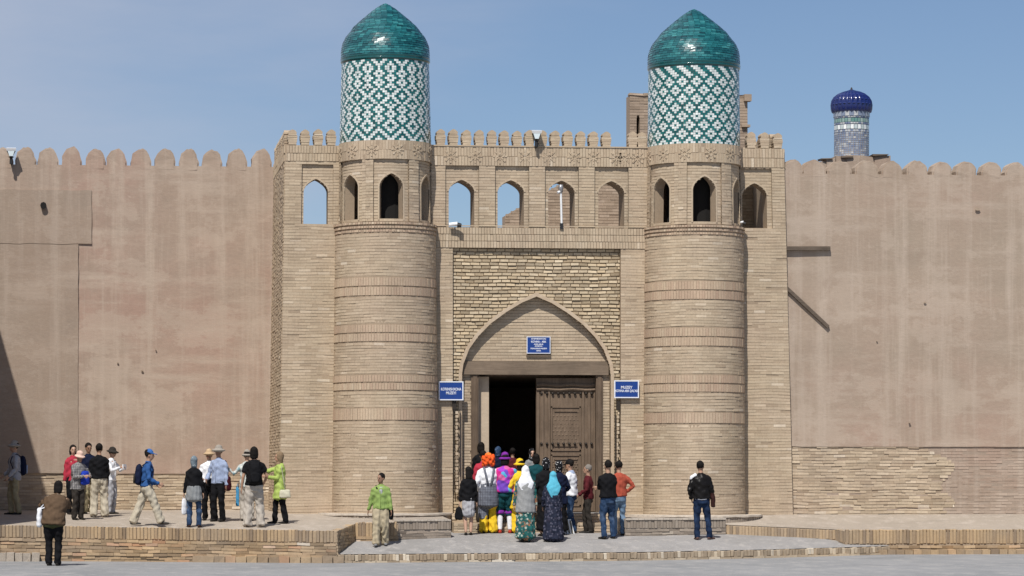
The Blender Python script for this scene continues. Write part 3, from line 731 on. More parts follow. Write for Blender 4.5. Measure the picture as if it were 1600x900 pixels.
for i, (vs, fs, tn, p, z) in enumerate(bricks):
    if i < 300: piece('brick', vs, fs, tn, M['brick_panel'], gate)
    else: rest.add(vs, fs, tn)
brick_field(rest, Pr, xr0 + .004, xr1 - .004, base_z, zb(840, 600), .07, .22, .02, .008, cut=arch_cut(ARCH), joint=.016)
rest.build('rough_brickwork', M['brick_panel'], gate, kind='stuff')
mb = MB(); arch_rim(mb, Pr, (ARCH[0], ARCH[1] - .0, base_z, ARCH[3], ARCH[4]), .075, .048, .02, jambs=True, tone=.55); mb.build('arch_moulding', M['plaster_smooth'], gate)
# ladder-like strips of headers beside the doorway and thin dark strips beside them
mb = MB(); mbd = MB()
for px0, px1, y0, y1 in ((711, 716.5, 642, 770), (963, 968, 642, 752)):
    brick_field(mb, P0, WX(px0), WX(px1), zb(840, y1), zb(840, y0), .085, .14, REC + .022, .008, joint=.022, sink=-REC)
mb.build('header_strip', M['brick'], gate, kind='stuff')
for px0, px1, y0, y1 in ((708.5, 709.6, 640, 772), (718, 719, 640, 745), (960.5, 961.6, 640, 752)): mbd.box(WX(px0), WX(px1), -.035, .01, zb(840, y1), zb(840, y0))
mbd.build('cable', M['iron'], gate)
# doorway
Yt = REC + .045 + .14; DI = .012
zl0, zl1 = zb(840, 585), zb(840, 564)                  # lintel
Zfl = zb(840, 801)                                     # threshold level
arx0, arx1 = ARCH[0] - ARCH[1] - .05, ARCH[0] + ARCH[1] + .05
tym = MB(); tym.quad((arx0, Yt, zl1 - .05), (arx1, Yt, zl1 - .05), (arx1, Yt, ARCH[4] + .1), (arx0, Yt, ARCH[4] + .1)); tym.build('tympanum_core', M['mortar'], gate)
mb = MB(); brick_field(mb, flatP(Yt), arx0, arx1, zl1, ARCH[4] + .1, .066, .25, .014, .005); mb.build('tympanum', M['brick'], gate, kind='stuff')
mb = MB(); mb.box(ARCH[0] - ARCH[1] + .03, ARCH[0] + ARCH[1] - .03, Yt - .10, Yt + .3, zl0, zl1, jit=.006); mb.build('lintel', M['beam_wood'], gate)
jb = MB(); jbk = MB()
for a, b in ((arx0, WX(735.5, .3)), (WX(940.5, .3), arx1)):
    jbk.box(a, b, Yt + .01, Yt + .5, base_z, zl0); brick_field(jb, flatP(Yt), a, b, base_z, zl0, .066, .14, .012, .005)
jbk.build('jamb_core', M['mortar'], gate); jb.build('jamb', M['brick'], gate, kind='stuff')
for a, b in ((735.5, 746.5), (930.5, 940.5)):
    mb = MB(); x0_, x1_ = WX(a, .3), WX(b, .3); mb.box(x0_, x1_, Yt - .05, Yt + .22, Zfl - .02, zl0 - .001, jit=.004)
    mb.box(x0_ + .03, x1_ - .03, Yt - .07, Yt - .045, Zfl, zl0 - .01); mb.build('door_post', M['post_wood'], gate)
mb = MB(); mb.box(WX(746.5, .5), WX(763, .5), Yt + .16, Yt + .5, Zfl - .02, zb(840, 588)); mb.build('plaster_jamb', M['plaster_smooth'], gate)
# passage
pw0, pw1 = WX(763, .6), WX(937, .6)
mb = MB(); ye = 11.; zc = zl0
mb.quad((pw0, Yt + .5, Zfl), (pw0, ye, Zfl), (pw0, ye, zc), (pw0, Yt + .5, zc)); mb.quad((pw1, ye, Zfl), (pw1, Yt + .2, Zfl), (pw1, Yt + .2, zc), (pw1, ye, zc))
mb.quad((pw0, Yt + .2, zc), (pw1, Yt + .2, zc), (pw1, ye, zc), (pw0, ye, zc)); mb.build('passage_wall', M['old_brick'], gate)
mb = MB(); mb.quad((pw0, ye, Zfl), (pw1, ye, Zfl), (pw1, ye, zc), (pw0, ye, zc)); mb.build('inner_door', M['dark_inside'], gate)  # end wall of the passage, painted near-black in place of deep shade
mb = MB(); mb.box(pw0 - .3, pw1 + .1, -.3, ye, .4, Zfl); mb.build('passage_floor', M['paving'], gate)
# door leaf, with stiles, panels, carving, studs
dl0, dl1 = WX(837, .5), WX(930.5, .5); dz0, dz1 = Zfl + .02, zb(885, 591, .5); dy = Yt + .15
mb = MB(); mb.box(dl0, dl1, dy, dy + .09, dz0, dz1); leaf = mb.build('door_leaf', M['door_wood'], gate)
def sub(name, mb, mat, kind=None):
    o = mb.build(name, mat, None, kind=kind); o.parent = leaf; o.location = (0, 0, 0); return o
dw = dl1 - dl0
for k, (a, b, pr) in enumerate(((0, .045, .025), (.075, .12, .03), (.19, .225, .03), (.76, .79, .03), (.86, .9, .03), (.955, 1., .025))):
    mb = MB(); mb.box(dl0 + a * dw, dl0 + b * dw, dy - pr, dy, dz0, dz1 - .22); sub('stile', mb, M['door_wood'])
for (za, zb_) in ((dz1 - .2, dz1 - .12), (dz1 - .30, dz1 - .22)):
    mb = MB(); mb.tube([(lerp(dl0, dl1, q / 10), dy - .03, za + .04 + .012 * math.sin(q * 1.3)) for q in range(11)], .035, 6); sub('rail', mb, M['door_wood'])
mb = MB()
for (a, b, c, d) in ((.24, .74, 1.36, 2.36), (.24, .74, .12, 1.28)):
    for (x0_, x1_, z0_, z1_) in ((a, b, c, c + .03), (a, b, d - .03, d), (a, a + .025, c, d), (b - .025, b, c, d), (a + .06, b - .06, c + .1, c + .12), (a + .06, b - .06, d - .12, d - .1)):
        mb.box(dl0 + x0_ * dw, dl0 + x1_ * dw, dy - .022, dy, dz0 + z0_, dz0 + z1_)
sub('panel_frame', mb, M['door_wood'])
mb = MB()                                              # carved relief of small lozenges
for (c, d, st) in ((.16, 1.26, .058), (1.42, 2.3, .085)):
    nz_ = int((d - c) / st); nx_ = int(.46 * dw / st)
    for j in range(nz_):
        for i in range(nx_):
            x, z = dl0 + .26 * dw + (i + (.5 if j % 2 else 0)) * st + st * .4, dz0 + c + (j + .5) * st; h = st * .42 * (1 if noise.noise(Vector((i * .5, j * .5, c))) > -.2 else .6); y1 = dy - (.022 if c < 1 else .010)
            mb.add([(x - h, dy, z), (x, dy, z - h), (x + h, dy, z), (x, dy, z + h), (x, y1, z)], [(0, 1, 4), (1, 2, 4), (2, 3, 4), (3, 0, 4)])
sub('carving', mb, M['door_wood'], 'stuff')
sm = MB()
for k in range(6): pass
def stud_mesh():
    mb = MB(); n = 8; pr = [(.034, 0), (.030, -.022), (.015, -.036)]
    vs = [(r_ * math.cos(2 * math.pi * k / n), y, r_ * math.sin(2 * math.pi * k / n)) for r_, y in pr for k in range(n)] + [(0, -.04, 0)]
    fs = [(i * n + k, i * n + (k + 1) % n, (i + 1) * n + (k + 1) % n, (i + 1) * n + k) for i in range(2) for k in range(n)] + [(2 * n + k, 2 * n + (k + 1) % n, 3 * n) for k in range(n)]
    mb.add(vs, fs); o = mb.build('stud', M['iron'], smooth=True); d = o.data; bpy.data.objects.remove(o); return d
SM = stud_mesh()
for py in (615, 693.5):
    for k in range(10):
        o = link(bpy.data.objects.new('stud', SM), leaf); o.location = (dl0 + dw * (.08 + .093 * k), dy - .028, WZ(880, py, .5)); 
mb = MB(); mb.tube([(dl0 + .05, dy - .03, dz0 + 1.1), (dl0 + .05, dy - .07, dz0 + 1.06), (dl0 + .05, dy - .07, dz0 + .98), (dl0 + .05, dy - .03, dz0 + .95)], .01, 6); sub('handle', mb, M['iron'])
# steps up to the threshold
st = MB(); sx0, sx1 = WX(706, -.5), WX(972, -.5)
for i in range(14):
    a, b = lerp(sx0, sx1, i / 14), lerp(sx0, sx1, (i + 1) / 14)
    st.box(a + .004, b - .004, -.42, .1, .45, Zfl - .012 + rnd.uniform(-.005, .005), rnd.gauss(.5, .2), jit=.004); st.box(a + .004, b - .004, -.85, -.43, .4, lerp(.55, Zfl, .5) + rnd.uniform(-.005, .005), rnd.gauss(.5, .2), jit=.004)
st.build('step', M['brick'], gate)
stf = MB(); brick_field(stf, lambda s, d, z: (s, -.855 + d, z), sx0, sx1, .5, lerp(.55, Zfl, .5) - .01, .07, .25, .02, .01); brick_field(stf, lambda s, d, z: (s, -.43 + d, z), sx0, sx1, lerp(.55, Zfl, .5), Zfl - .02, .07, .25, .02, .01); stf.build('riser_brickwork', M['brick'], gate, kind='stuff')
# roof deck behind the arcade
mb = MB(); zr = zb(840, 357) - .02; mb.box(XGL + .05, XGR - .05, REC + .5, 11, zr - .3, zr); mb.build('roof', M['terrace_top'], gate)
mb = MB(); mb.box(XGL + .1, XGR - .1, 10.9, 11.1, .4, zr); mb.build('back_wall', M['old_brick'], gate)
field.build('brickwork', M['brick'], gate, kind='stuff'); sold.build('upright_brickwork', M['brick'], gate, kind='stuff')
back.build('wall', M['mortar'], gate); backp.build('recess_wall', M['mortar_panel'], gate)

# ------------------------------------------------------------------ the two towers
def make_tower(px, label, pxs, rows, bands, pattern, apex_y):
    """pxs: half widths in px at ground, y350, belvedere low, high, drum low, drum top; rows: y of the same levels read at the middle"""
    cx = WX(px); cy = 0.
    dpx = (Vector((cx, 0, 0)) - Vector((CAM.x, CAM.y, 0))).length * .9985
    k = dpx / F
    rg, rs, rb0, rb1, rd0, rd1 = [p * k for p in pxs]
    zg = .9; zf = lambda y, r_: WZ(px, y, -r_)
    y_ring, y_floor, y_btop, y_dtop = rows
    zs, zfl, zbt, zdt = zf(y_ring, rs), zf(y_floor, rb0), zf(y_btop, rb1), zf(y_dtop, rd1)
    t = thing('gate_tower', label, 'tower', (cx, cy, zg))
    Rz = lambda z: lerp(rg, rs, (z - zg) / (zs - zg))
    bk = MB(); bk.lathe([(Rz(.5) - .006, .45), (Rz(zs) - .006, zs), (rs - .006, zfl - .02), (.0, zfl - .02)], cx, cy, 96); bk.build('shaft_core', M['mortar'], t, smooth=False)
    RR = rg
    def P(s, d, z): a = s / RR - math.pi / 2; r_ = Rz(z) - .02 + d * -1; return (cx + r_ * math.cos(a), cy + r_ * math.sin(a), z)
    smax = RR * R(112)
    f = MB(); red = MB(); s0, s1 = -smax, smax
    zb_ = sorted([(zf(b, rs + .03), zf(a, rs + .03)) for a, b in bands]); z = .5
    for lo, hi in zb_ + [(zs, zs)]:
        if lo - z > .05: brick_field(f, P, s0, s1, z, lo - .02, .064, .25, .02, .004, sub=.09, rowjit=.003, wave=True, joint=.007)
        if hi > lo:
            nb = 2 if hi - lo > .28 else 1
            h = (hi - lo) / nb
            for q in range(nb): brick_field(red, P, s0, s1, lo + q * h + .012, lo + (q + 1) * h - .012, h, .066, .027, .004, joint=.010, tone=lambda p, z_: rnd.gauss(.42 + .4 * (noise.noise(Vector((p * 1.0, z_ * 2, px))) + .2), .09))
        z = hi + .02
    # ornamental ring under the belvedere
    h = zfl - zs; 
    for q in range(3): brick_field(red, P, s0, s1, zs + h * q / 3 + .01, zs + h * (q + 1) / 3 - .014, h / 3, .066, .03 + .012 * q, .007, joint=.012)
    f.build('brickwork', M['brick'], t, kind='stuff'); red.build('brick_bands', M['brick_red'], t, kind='stuff')
    # belvedere with six arched openings
    Rb = lambda z: lerp(rb0, rb1, (z - zfl) / (zbt - zfl)) - .055
    RB = rb0
    def Pb(s, d, z): a = s / RB - math.pi / 2; r_ = Rb(z) - d; return (cx + r_ * math.cos(a), cy + r_ * math.sin(a), z)
    per = 2 * math.pi * RB; A0 = zf(BEL[0], rb0), zf(BEL[1], rb0), zf(BEL[2], rb0), zf(BEL[3], rb0), zf(BEL[4], rb0)   # apex, spring, sill, panel top, band low
    arcs = [(per * q / 6 + RB * R(2.5), .275, A0[2], A0[1], A0[0]) for q in range(6)]; wall = MB()
    arch_wall(wall, Pb, -per / 12, per - per / 12, zfl - .03, zbt, arcs, .24, step=.08)
    wall.build('belvedere_wall', M['mortar'], t)
    bf = MB(); ps = [(a[0] - .41, a[0] + .41) for a in arcs]
    for a in arcs: brick_field(bf, Pb, a[0] - .41, a[0] + .41, zfl, A0[3], .064, .25, .01, .004, cut=arch_cut(a), sub=.09)
    brick_field(bf, Pb, -per / 12, per - per / 12, zfl, A0[3], .064, .25, .055, .005, cut=lambda z: ps, sub=.09, sink=0)
    def bskin(a_, b_, z0, z1, dd=-.051):
        n_ = max(2, int((b_ - a_) / .1))
        for i in range(n_):
            u, v_ = lerp(a_, b_, i / n_), lerp(a_, b_, (i + 1) / n_); bsk.quad(Pb(u, dd, z0), Pb(v_, dd, z0), Pb(v_, dd, z1), Pb(u, dd, z1)); bsk.quad(Pb(u, dd, z0), Pb(v_, dd, z0), Pb(v_, 0, z0), Pb(u, 0, z0))
        for s in (a_, b_): bsk.quad(Pb(s, dd, z0), Pb(s, 0, z0), Pb(s, 0, z1), Pb(s, dd, z1))
    bsk = MB()
    for q in range(6): bskin(arcs[q][0] + .41, arcs[q][0] + per / 6 - .41, zfl, A0[3])
    bskin(-per / 12, per - per / 12, A0[3], zbt, -.060); bsk.build('pier_core', M['mortar'], t)
    hb = (zbt - A0[3]); nrow = 2
    for q in range(nrow): brick_field(bf, Pb, -per / 12, per - per / 12, A0[3] + hb * q / nrow, A0[3] + hb * (q + 1) / nrow, hb / nrow, .066, .065, .006, joint=.011)
    for a in arcs: rosette(bf, Pb, a[0] + .13, A0[3] + hb * .5, .15, .078); rosette(bf, Pb, a[0] + per / 12 + .1, A0[3] + hb * .5, .15, .078)
    bf.build('belvedere_brickwork', M['brick'], t, kind='stuff')
    for a in arcs: er = MB(); arch_rim(er, Pb, a, .035, .02, jambs=True); er.build('arch_edge', M['brick'], t, recalc=True)
    fl = MB(); fl.lathe([(0.001, zfl), (Rb(zfl) - .1, zfl)], cx, cy, 32); fl.lathe([(.001, zbt - .1), (Rb(zbt) - .05, zbt - .1)], cx, cy, 32); fl.lathe([(Rb(zbt) + .06, zbt + .001), (.3, zbt + .001)], cx, cy, 64); fl.build('belvedere_floor', M['old_brick'], t)
    fl = MB(); fl.lathe([(.60, zfl), (.60, zbt - .1)], cx, cy, 24); fl.build('inner_core', M['dark_inside'], t)  # added near-black cylinder, painted as the shade behind the arches
    # glazed drum
    Rd = lambda z: lerp(rd0, rd1, (z - zbt) / (zdt - zbt))
    dm = MB(); dm.lathe([(rd0 - .012, zbt - .02), (rd1 - .012, zdt)], cx, cy, 96); drum = dm.build('drum', M['mortar'], t)
    NC, NR = 120, 38; white = MB(); green = MB(); hgt = (zdt - zbt) / NR
    for r_ in range(NR):
        off = .5 if False else 0
        for c in range(NC):
            wv = pattern(c, r_, NR); a0 = 2 * math.pi * (c + off + .04) / NC - math.pi / 2; a1 = 2 * math.pi * (c + off + .96) / NC - math.pi / 2
            z0, z1 = zbt + hgt * (r_ + .05), zbt + hgt * (r_ + .95); d = rnd.uniform(0, .005); t1, t2 = rnd.uniform(-.002, .002), rnd.uniform(-.002, .002)
            def q(a, z_, dd): rr = Rd(z_) + dd; return (cx + rr * math.cos(a), cy + rr * math.sin(a), z_)
            vs = [q(a0, z0, d + t1), q(a1, z0, d + t2), q(a1, z1, d - t1), q(a0, z1, d - t2), q(a0, z0, -.012), q(a1, z0, -.012), q(a1, z1, -.012), q(a0, z1, -.012)]
            (white if wv else green).add(vs, [(0, 1, 2, 3), (0, 4, 5, 1), (3, 2, 6, 7), (1, 5, 6, 2), (0, 3, 7, 4)], min(1, max(0, rnd.gauss(.5, .22))))
    white.build('white_tiles', M['glaze_white'], drum, kind='stuff').location = (0, 0, 0) if False else tuple(-Vector(t.location) - Vector(drum.location)) if False else Vector((0, 0, 0))
    green.build('green_tiles', M['glaze_green'], drum, kind='stuff').location = Vector((0, 0, 0))
    # dome
    za = WZ(px, apex_y, 0.); prof = [(.985, -.06), (1.0, 0), (1.005, .093), (1.0, .22), (.975, .346), (.905, .50), (.80, .63), (.72, .745), (.555, .895), (.41, 1.02), (.265, 1.14), (.155, 1.22), (.07, 1.27), (.0, 1.295)]
    rD = rd1 * 1.012; hs = (za - zdt) / 1.30; prof = [(r_ * rD, zdt + h_ * hs) for r_, h_ in prof]
    dm = MB(); dm.lathe([(r_ - .02 if r_ > .03 else 0.0005, z_ - .004) for r_, z_ in prof], cx, cy, 72); dome = dm.build('dome', M['glaze_green_dome'], t, smooth=True)
    tl = MB(); NRW = 34; acc = [0]
    for (a, b) in zip(prof, prof[1:]): acc.append(acc[-1] + math.hypot(b[0] - a[0], b[1] - a[1]))
    def at(u):
        L_ = u * acc[-1]
        for i in range(len(prof) - 1):
            if L_ <= acc[i + 1] + 1e-9: q_ = (L_ - acc[i]) / (acc[i + 1] - acc[i]); return (lerp(prof[i][0], prof[i + 1][0], q_), lerp(prof[i][1], prof[i + 1][1], q_))
        return prof[-1]
    for r_ in range(NRW):
        (ra, z_a), (rb_, z_b) = at(r_ / NRW), at((r_ + .93) / NRW); n = max(6, int(2 * math.pi * ra / .13)); rowt = rnd.gauss(.5, .16)
        for c in range(n):
            o_ = .5 * (r_ % 2); a0, a1 = 2 * math.pi * (c + o_ + .02) / n, 2 * math.pi * (c + o_ + .98) / n; e = [rnd.uniform(-.0035, .0035) for _ in range(4)]; lip = .009
            def q(a, rr, zz): return (cx + rr * math.cos(a), cy + rr * math.sin(a), zz)
            vs = [q(a0, ra + lip + e[0], z_a), q(a1, ra + lip + e[1], z_a), q(a1, max(.002, rb_ + .001 + e[2]), z_b + .003), q(a0, max(.002, rb_ + .001 + e[3]), z_b + .003), q(a0, max(0, ra - .02), z_a), q(a1, max(0, ra - .02), z_a)]
            tl.add(vs, [(0, 1, 2, 3), (4, 5, 1, 0)], min(1, max(0, rowt + rnd.gauss(0, .2))))
    tl.build('dome_tiles', M['glaze_green_dome'], dome, kind='stuff').location = (0, 0, 0)
    rg_ = MB()
    rg_.lathe([(rd1 + .004, zdt - .10), (rd1 + .03, zdt - .07), (rd1 + .034, zdt - .045), (rd1 + .015, zdt - .03), (rd1 + .036, zdt - .01), (rd1 + .03, zdt + .02)], cx, cy, 96, .15); rg_.build('dome_collar', M['glaze_green'], dome, smooth=True).location = (0, 0, 0)
    return t
def flower(c, r_, pc, pr):
    best = 99
    for (ox, oy) in ((0, 0), (pc / 2, pr / 2), (pc, 0), (0, pr), (pc, pr)):
        best = min(best, abs(c % pc - ox) + abs(r_ % pr - oy))
    return best
def pat_right(c, r_, NR):
    top = NR - r_
    if top <= 1: return False
    if top <= 7: return (c + r_) % 6 in (0, 1, 2)
    d = flower(c, r_, 6, 8); return .5 < d < 2.6
def pat_left(c, r_, NR):
    tri = abs((c % 10) - 5)                            # 0..5
    if r_ < 7: return (r_ + tri) % 4 in (0, 1)
    if r_ >= NR - 6: return (r_ - tri) % 4 in (0, 1)
    if 16 <= r_ <= 22:
        e = abs(r_ - 19); return (e + tri) % 4 in (0, 1) or (e == 0 and tri == 0)
    d = flower(c, r_ - 7 if r_ < 16 else r_ - 23, 10, 4.)
    return .5 < d < 2.6
BEL = (270, 290, 343, 248, 252)
make_tower(602, 'round brick gate tower nearest the green jacket man, zigzag tiles under its teal dome', (83.5, 78.7, 73.2, 72., 71.5, 68.), (363, 345.5, 218.5, 84.5), [(432, 462), (506, 534), (585, 610), (637, 657)], pat_left, 5)
BEL = (274.5, 295, 347, 253, 257)
make_tower(1084, 'round brick gate tower nearest the leather jacket man, flower lattice tiles under its teal dome', (80, 77., 74.2, 72.5, 71.5, 70.), (367, 350, 223.5, 94.5), [(438, 468), (511, 541), (585, 613), (644, 662)], pat_right, 14)
# worn plinths round the tower feet
for px, r_, lab in ((602, 1.47, 'worn low brick plinth round the foot of the tower behind the green jacket man'), (1084, 1.50, 'worn low brick plinth round the foot of the tower behind the leather jacket man')):
    cx = WX(px); t = thing('tower_plinth', lab, 'plinth', (cx, 0, .3)); zt_ = .955 if px < 800 else .91
    mb = MB(); N = 72; prof = [(r_, .3), (r_, zt_ - .02), (r_ - .03, zt_), (1.05, zt_ + .01)]; mb.lathe(prof, cx, 0, N, .5, -math.pi, 0); mb.build('core', M['kerb_cap'], t)
    def Pp(s, d, z, cx=cx, r_=r_): a = s / r_ - math.pi / 2; rr = r_ - d; return (cx + rr * math.cos(a), rr * math.sin(a), z)
    mb = MB(); e = r_ * R(90); brick_field(mb, Pp, -e, e, zt_ - .22, zt_ - .01, .21, .068, .01, .012, joint=.014, sink=.03); brick_field(mb, Pp, -e, e, .32, zt_ - .23, .064, .25, .004, .012, ragged=.004, sub=.1, sink=.03)
    mb.build('brickwork', M['plinth_brick'], t, kind='stuff')
    mb = MB(); mb.lathe([(r_ - .02, zt_ - .035), (r_ + .035, zt_ - .03), (r_ + .03, zt_ + .012), (1.02, zt_ + .022)], cx, 0, 72, .5, -math.pi, 0); o = mb.build('worn_lip', M['pale_stone'], t)
    for v in o.data.vertices: v.co.z += noise.noise(v.co * 3) * .012; v.co.xy *= 1 + noise.noise(v.co * 2.3 + Vector((5, 0, 0))) * .012 if False else 1

    fx = [(WX(619, -2.8), -2.8), (WX(704, -2.35), -2.35)] if px < 800 else [(WX(977, -2.15), -2.15), (WX(1134, -1.78), -1.78)]
    zf_, zr_ = (.855, .94) if px < 800 else (.865, .905)
    l2, P2 = along(fx[0], fx[1]); mb = MB(); n = 14; rows = []
    for i in range(n + 1):
        x, y, _ = P2(l2 * i / n, .01, 0); rows.append([(lerp(x, x if j else x, 0), lerp(y, .0, j / 6), lerp(zf_, zr_, j / 6) - .004 + (noise.noise(Vector((x * 2, j, 1))) * .012 if j else 0)) for j in range(7)])
    for a, b in zip(rows, rows[1:]):
        for j in range(6): mb.quad(a[j], b[j], b[j + 1], a[j + 1])
        mb.quad((a[0][0], a[0][1], .2), (b[0][0], b[0][1], .2), b[0], a[0])
    for e in (rows[0], rows[-1]):
        for j in range(6): mb.quad((e[j][0], e[j][1], .2), (e[j + 1][0], e[j + 1][1], .2), e[j + 1], e[j])
    mb.build('forecourt_core', M['kerb_cap'], t)
    mb = MB(); brick_field(mb, P2, 0, l2, zf_ - .21, zf_ - .012, .2, .068, .012, .012, joint=.013, sink=.03); brick_field(mb, P2, 0, l2, .32, zf_ - .22, .064, .25, .006, .012, ragged=.005, sink=.03, wave=True)
    le, Pe = along((fx[0][0], 0.), fx[0]) if px > 800 else along(fx[1], (fx[1][0], 0.))
    brick_field(mb, Pe, 0, le, zf_ - .2, zf_ - .012, .19, .068, .012, .01, joint=.013, sink=.03); brick_field(mb, Pe, 0, le, .32, zf_ - .22, .064, .25, .006, .01, sink=.03)
    mb.build('forecourt_brickwork', M['plinth_brick'], t, kind='stuff')
    mb = MB(); m_ = 16
    for i in range(m_):
        a, b = P2(l2 * i / m_ + .004, -.03, 0), P2(l2 * (i + 1) / m_ - .004, -.03, 0); c_, d_ = P2(l2 * (i + 1) / m_ - .004, .14, 0), P2(l2 * i / m_ + .004, .14, 0); h_ = zf_ + rnd.uniform(.0, .014)
        mb.hexa([(q[0], q[1], zf_ - .03) for q in (a, b, c_, d_)], [(q[0], q[1], h_) for q in (a, b, c_, d_)], rnd.random())
    mb.build('forecourt_lip', M['pale_stone'], t, kind='stuff')

# ------------------------------------------------------------------ buildings behind
Yb = 7.5
old = thing('palace_ruin', 'tall old brick building with a narrow slot rising behind the flower tiled tower', 'building', (WX(1080, Yb), Yb, .5))
x0_, x1_ = WX(984, Yb), WX(1168, Yb); zt_ = WZ(1075, 150, Yb)
mb = MB(); sx = (WX(996.5, Yb) + WX(1002.5, Yb)) / 2
Ao = [((WX(994, Yb) + WX(1000, Yb)) / 2, .04, WZ(998, 210, Yb), WZ(998, 184, Yb), WZ(998, 180, Yb))]
mb2 = MB(); arch_wall(mb2, lambda s, d, z: (s, Yb + d, z), x0_, x1_, .6, zt_, Ao, .5, .6); mb2.box(x0_ + .02, x1_ - .02, Yb + .5, Yb + .62, .6, zt_ - .05)
mb2.build('tower_block', M['old_brick'], old)
mb = MB(); brick_field(mb, flatP(Yb), x0_, x1_, WZ(1000, 260, Yb), zt_, .07, .25, .01, .006, cut=arch_cut(Ao[0])); mb.build('tower_brickwork', M['old_brick'], old, kind='stuff')
mb = MB(); n = 9
for i in range(n):
    a, b = lerp(x0_, x1_, i / n), lerp(x0_, x1_, (i + 1) / n); m3 = MB(); m3.box(a, b, Yb - .02, Yb + .3, zt_, zt_ + rnd.uniform(.01, .12), jit=.02); m3.build('brick', M['old_brick'], old)
mb.box(x1_ - .1, x1_ + .08, Yb - .12, Yb + .1, zt_ - .12, zt_ + .05); mb.build('corner_stub', M['old_brick'], old); mb = MB(); mb.box(x1_ - .16, x1_ + .05, Yb - .1, Yb + .1, WZ(1160, 197, Yb) - .03, WZ(1160, 197, Yb) + .03)
mb.build('corner_stub', M['old_brick'], old)
Ys = 5.2
poly = [(789, 380), (789, 337), (819, 320), (857, 298), (895, 277), (940, 252), (985, 244), (1012, 240), (1012, 380)]
pts = [W(a, b, Ys) for a, b in poly]; mb = MB(); mb.hexa([(p.x, Ys, p.z) for p in pts], [(p.x, Ys + .5, p.z) for p in pts]); mb.build('stair_wall', M['old_brick'], old, recalc=True)
xs_ = [p.x for p in pts[1:-1]]; zs_ = [p.z for p in pts[1:-1]]
mb = MB(); brick_field(mb, flatP(Ys), pts[0].x, pts[-1].x, pts[0].z, max(zs_), .07, .25, .012, .007, cut=lambda z: [(-99, next((lerp(xs_[i], xs_[i + 1], (z - zs_[i]) / (zs_[i + 1] - zs_[i])) for i in range(len(xs_) - 1) if zs_[i] <= z < zs_[i + 1]), -99))]); mb.build('stair_brickwork', M['old_brick'], old, kind='stuff')
# wall inside the bay right of the right tower
mb = MB(); yb2 = 1.9; mb.box(WX(1150, yb2), WX(1192, yb2), yb2, yb2 + .3, zr, zb(1190, 262)); o = mb.build('bay_wall', M['old_brick'], old)
mb = MB(); brick_field(mb, flatP(yb2), WX(1150, yb2), WX(1192, yb2), zr, zb(1190, 262), .075, .25, .02, .01); mb.build('bay_brickwork', M['brick'], old, kind='stuff')
# small blue capped minaret far behind the right wall
Ym = 30.; mx = WX(1330.5, Ym); t = thing('minaret', 'slim tiled minaret with a ribbed blue cap beyond the right fortress wall', 'minaret', (mx, Ym, 3))
km = (Ym - CAM.y) / math.cos(THETA) / F * 1.0
rm = 27.5 * km; rl = lambda py: WZ(1330, py, Ym - rm)
mb = MB(); mb.lathe([(rm * 1.08, 3.), (rm * 1.0, rl(245)), (rm * .975, rl(205))], mx, Ym, 40); sh = mb.build('shaft', M['old_brick'], t, smooth=True)
def ring_tiles(mb, py0, py1, rfun, n, tone, proud=.01):
    z0, z1 = rl(py0), rl(py1)
    for c in range(n):
        a0, a1 = 2 * math.pi * (c + .06) / n, 2 * math.pi * (c + .94) / n; rr = rfun + proud
        vs = [(mx + r_ * math.cos(a), Ym + r_ * math.sin(a), z_) for r_, z_ in ((rr, z0 + .006), (rr, z1 - .006)) for a in (a0, a1)]; vs = [vs[0], vs[1], vs[3], vs[2]]
        mb.add(vs, [(0, 1, 2, 3)], tone(c))
pl = MB(); y = 243.
while y > 205: ring_tiles(pl, y, y - 3.4, rm * .985, 44, lambda c: min(1, max(0, rnd.gauss(.42, .28)))); y -= 3.4
for a, b in ((205, 201.5), (193, 190), (183, 180.5)): ring_tiles(pl, a, b, rm * .99, 40, lambda c: rnd.choice((.9, .1)))
pl.build('pale_tiles', M['glaze_pale'], t, kind='stuff')
mn = MB(); mn.lathe([(rm * .97, rl(205)), (rm * .98, rl(181))], mx, Ym, 40); mn.build('collar', M['glaze_blue'], t, smooth=True)
mn = MB(); ring_tiles(mn, 201, 193.5, rm * .985, 30, lambda c: 1. if c % 2 else .0); mn.build('white_arcade', M['glaze_white'], t, kind='stuff')
mn = MB(); ring_tiles(mn, 190, 183.5, rm * .985, 34, lambda c: rnd.random()); mn.build('mint_tiles', M['glaze_mint'], t, kind='stuff')
mn = MB(); ring_tiles(mn, 180.5, 172.5, rm * 1.01, 26, lambda c: rnd.choice((.2, .6, .9)), .02); mn.lathe([(rm * 1.0, rl(181)), (rm * 1.02, rl(172))], mx, Ym, 40); mn.build('frieze', M['glaze_pale'], t)
zc0, zc1 = rl(172.5), WZ(1330, 139.5, Ym); H_ = zc1 - zc0
mn = MB(); pr = [(1.12, -.02), (1.16, .0), (1.21, .14), (1.225, .32), (1.18, .50), (1.05, .66), (.82, .79), (.54, .88), (.28, .93), (.13, .97), (.0, 1.)]; mn.lathe([(r_ * rm if r_ else .001, zc0 + h_ * H_) for r_, h_ in pr], mx, Ym, 96, .5, rib=-.10, ribn=26); cap = mn.build('ribbed_cap', M['glaze_blue'], t, smooth=True)
mn = MB(); mn.tube([(mx, Ym, zc1 - .05), (mx, Ym, zc1 + .06)], [.05, .02], 8); mn.build('finial', M['iron'], t)
for k in range(3):
    mn = MB(); h_ = (.33, .52, .7)[k]; rr = (1.14, 1.08, .90)[k] * rm; mn.lathe([(rr, zc0 + h_ * H_ - .02), (rr + .02, zc0 + h_ * H_), (rr, zc0 + h_ * H_ + .02)], mx, Ym, 60, .9); mn.build('cap_band', M['glaze_blue'], t)
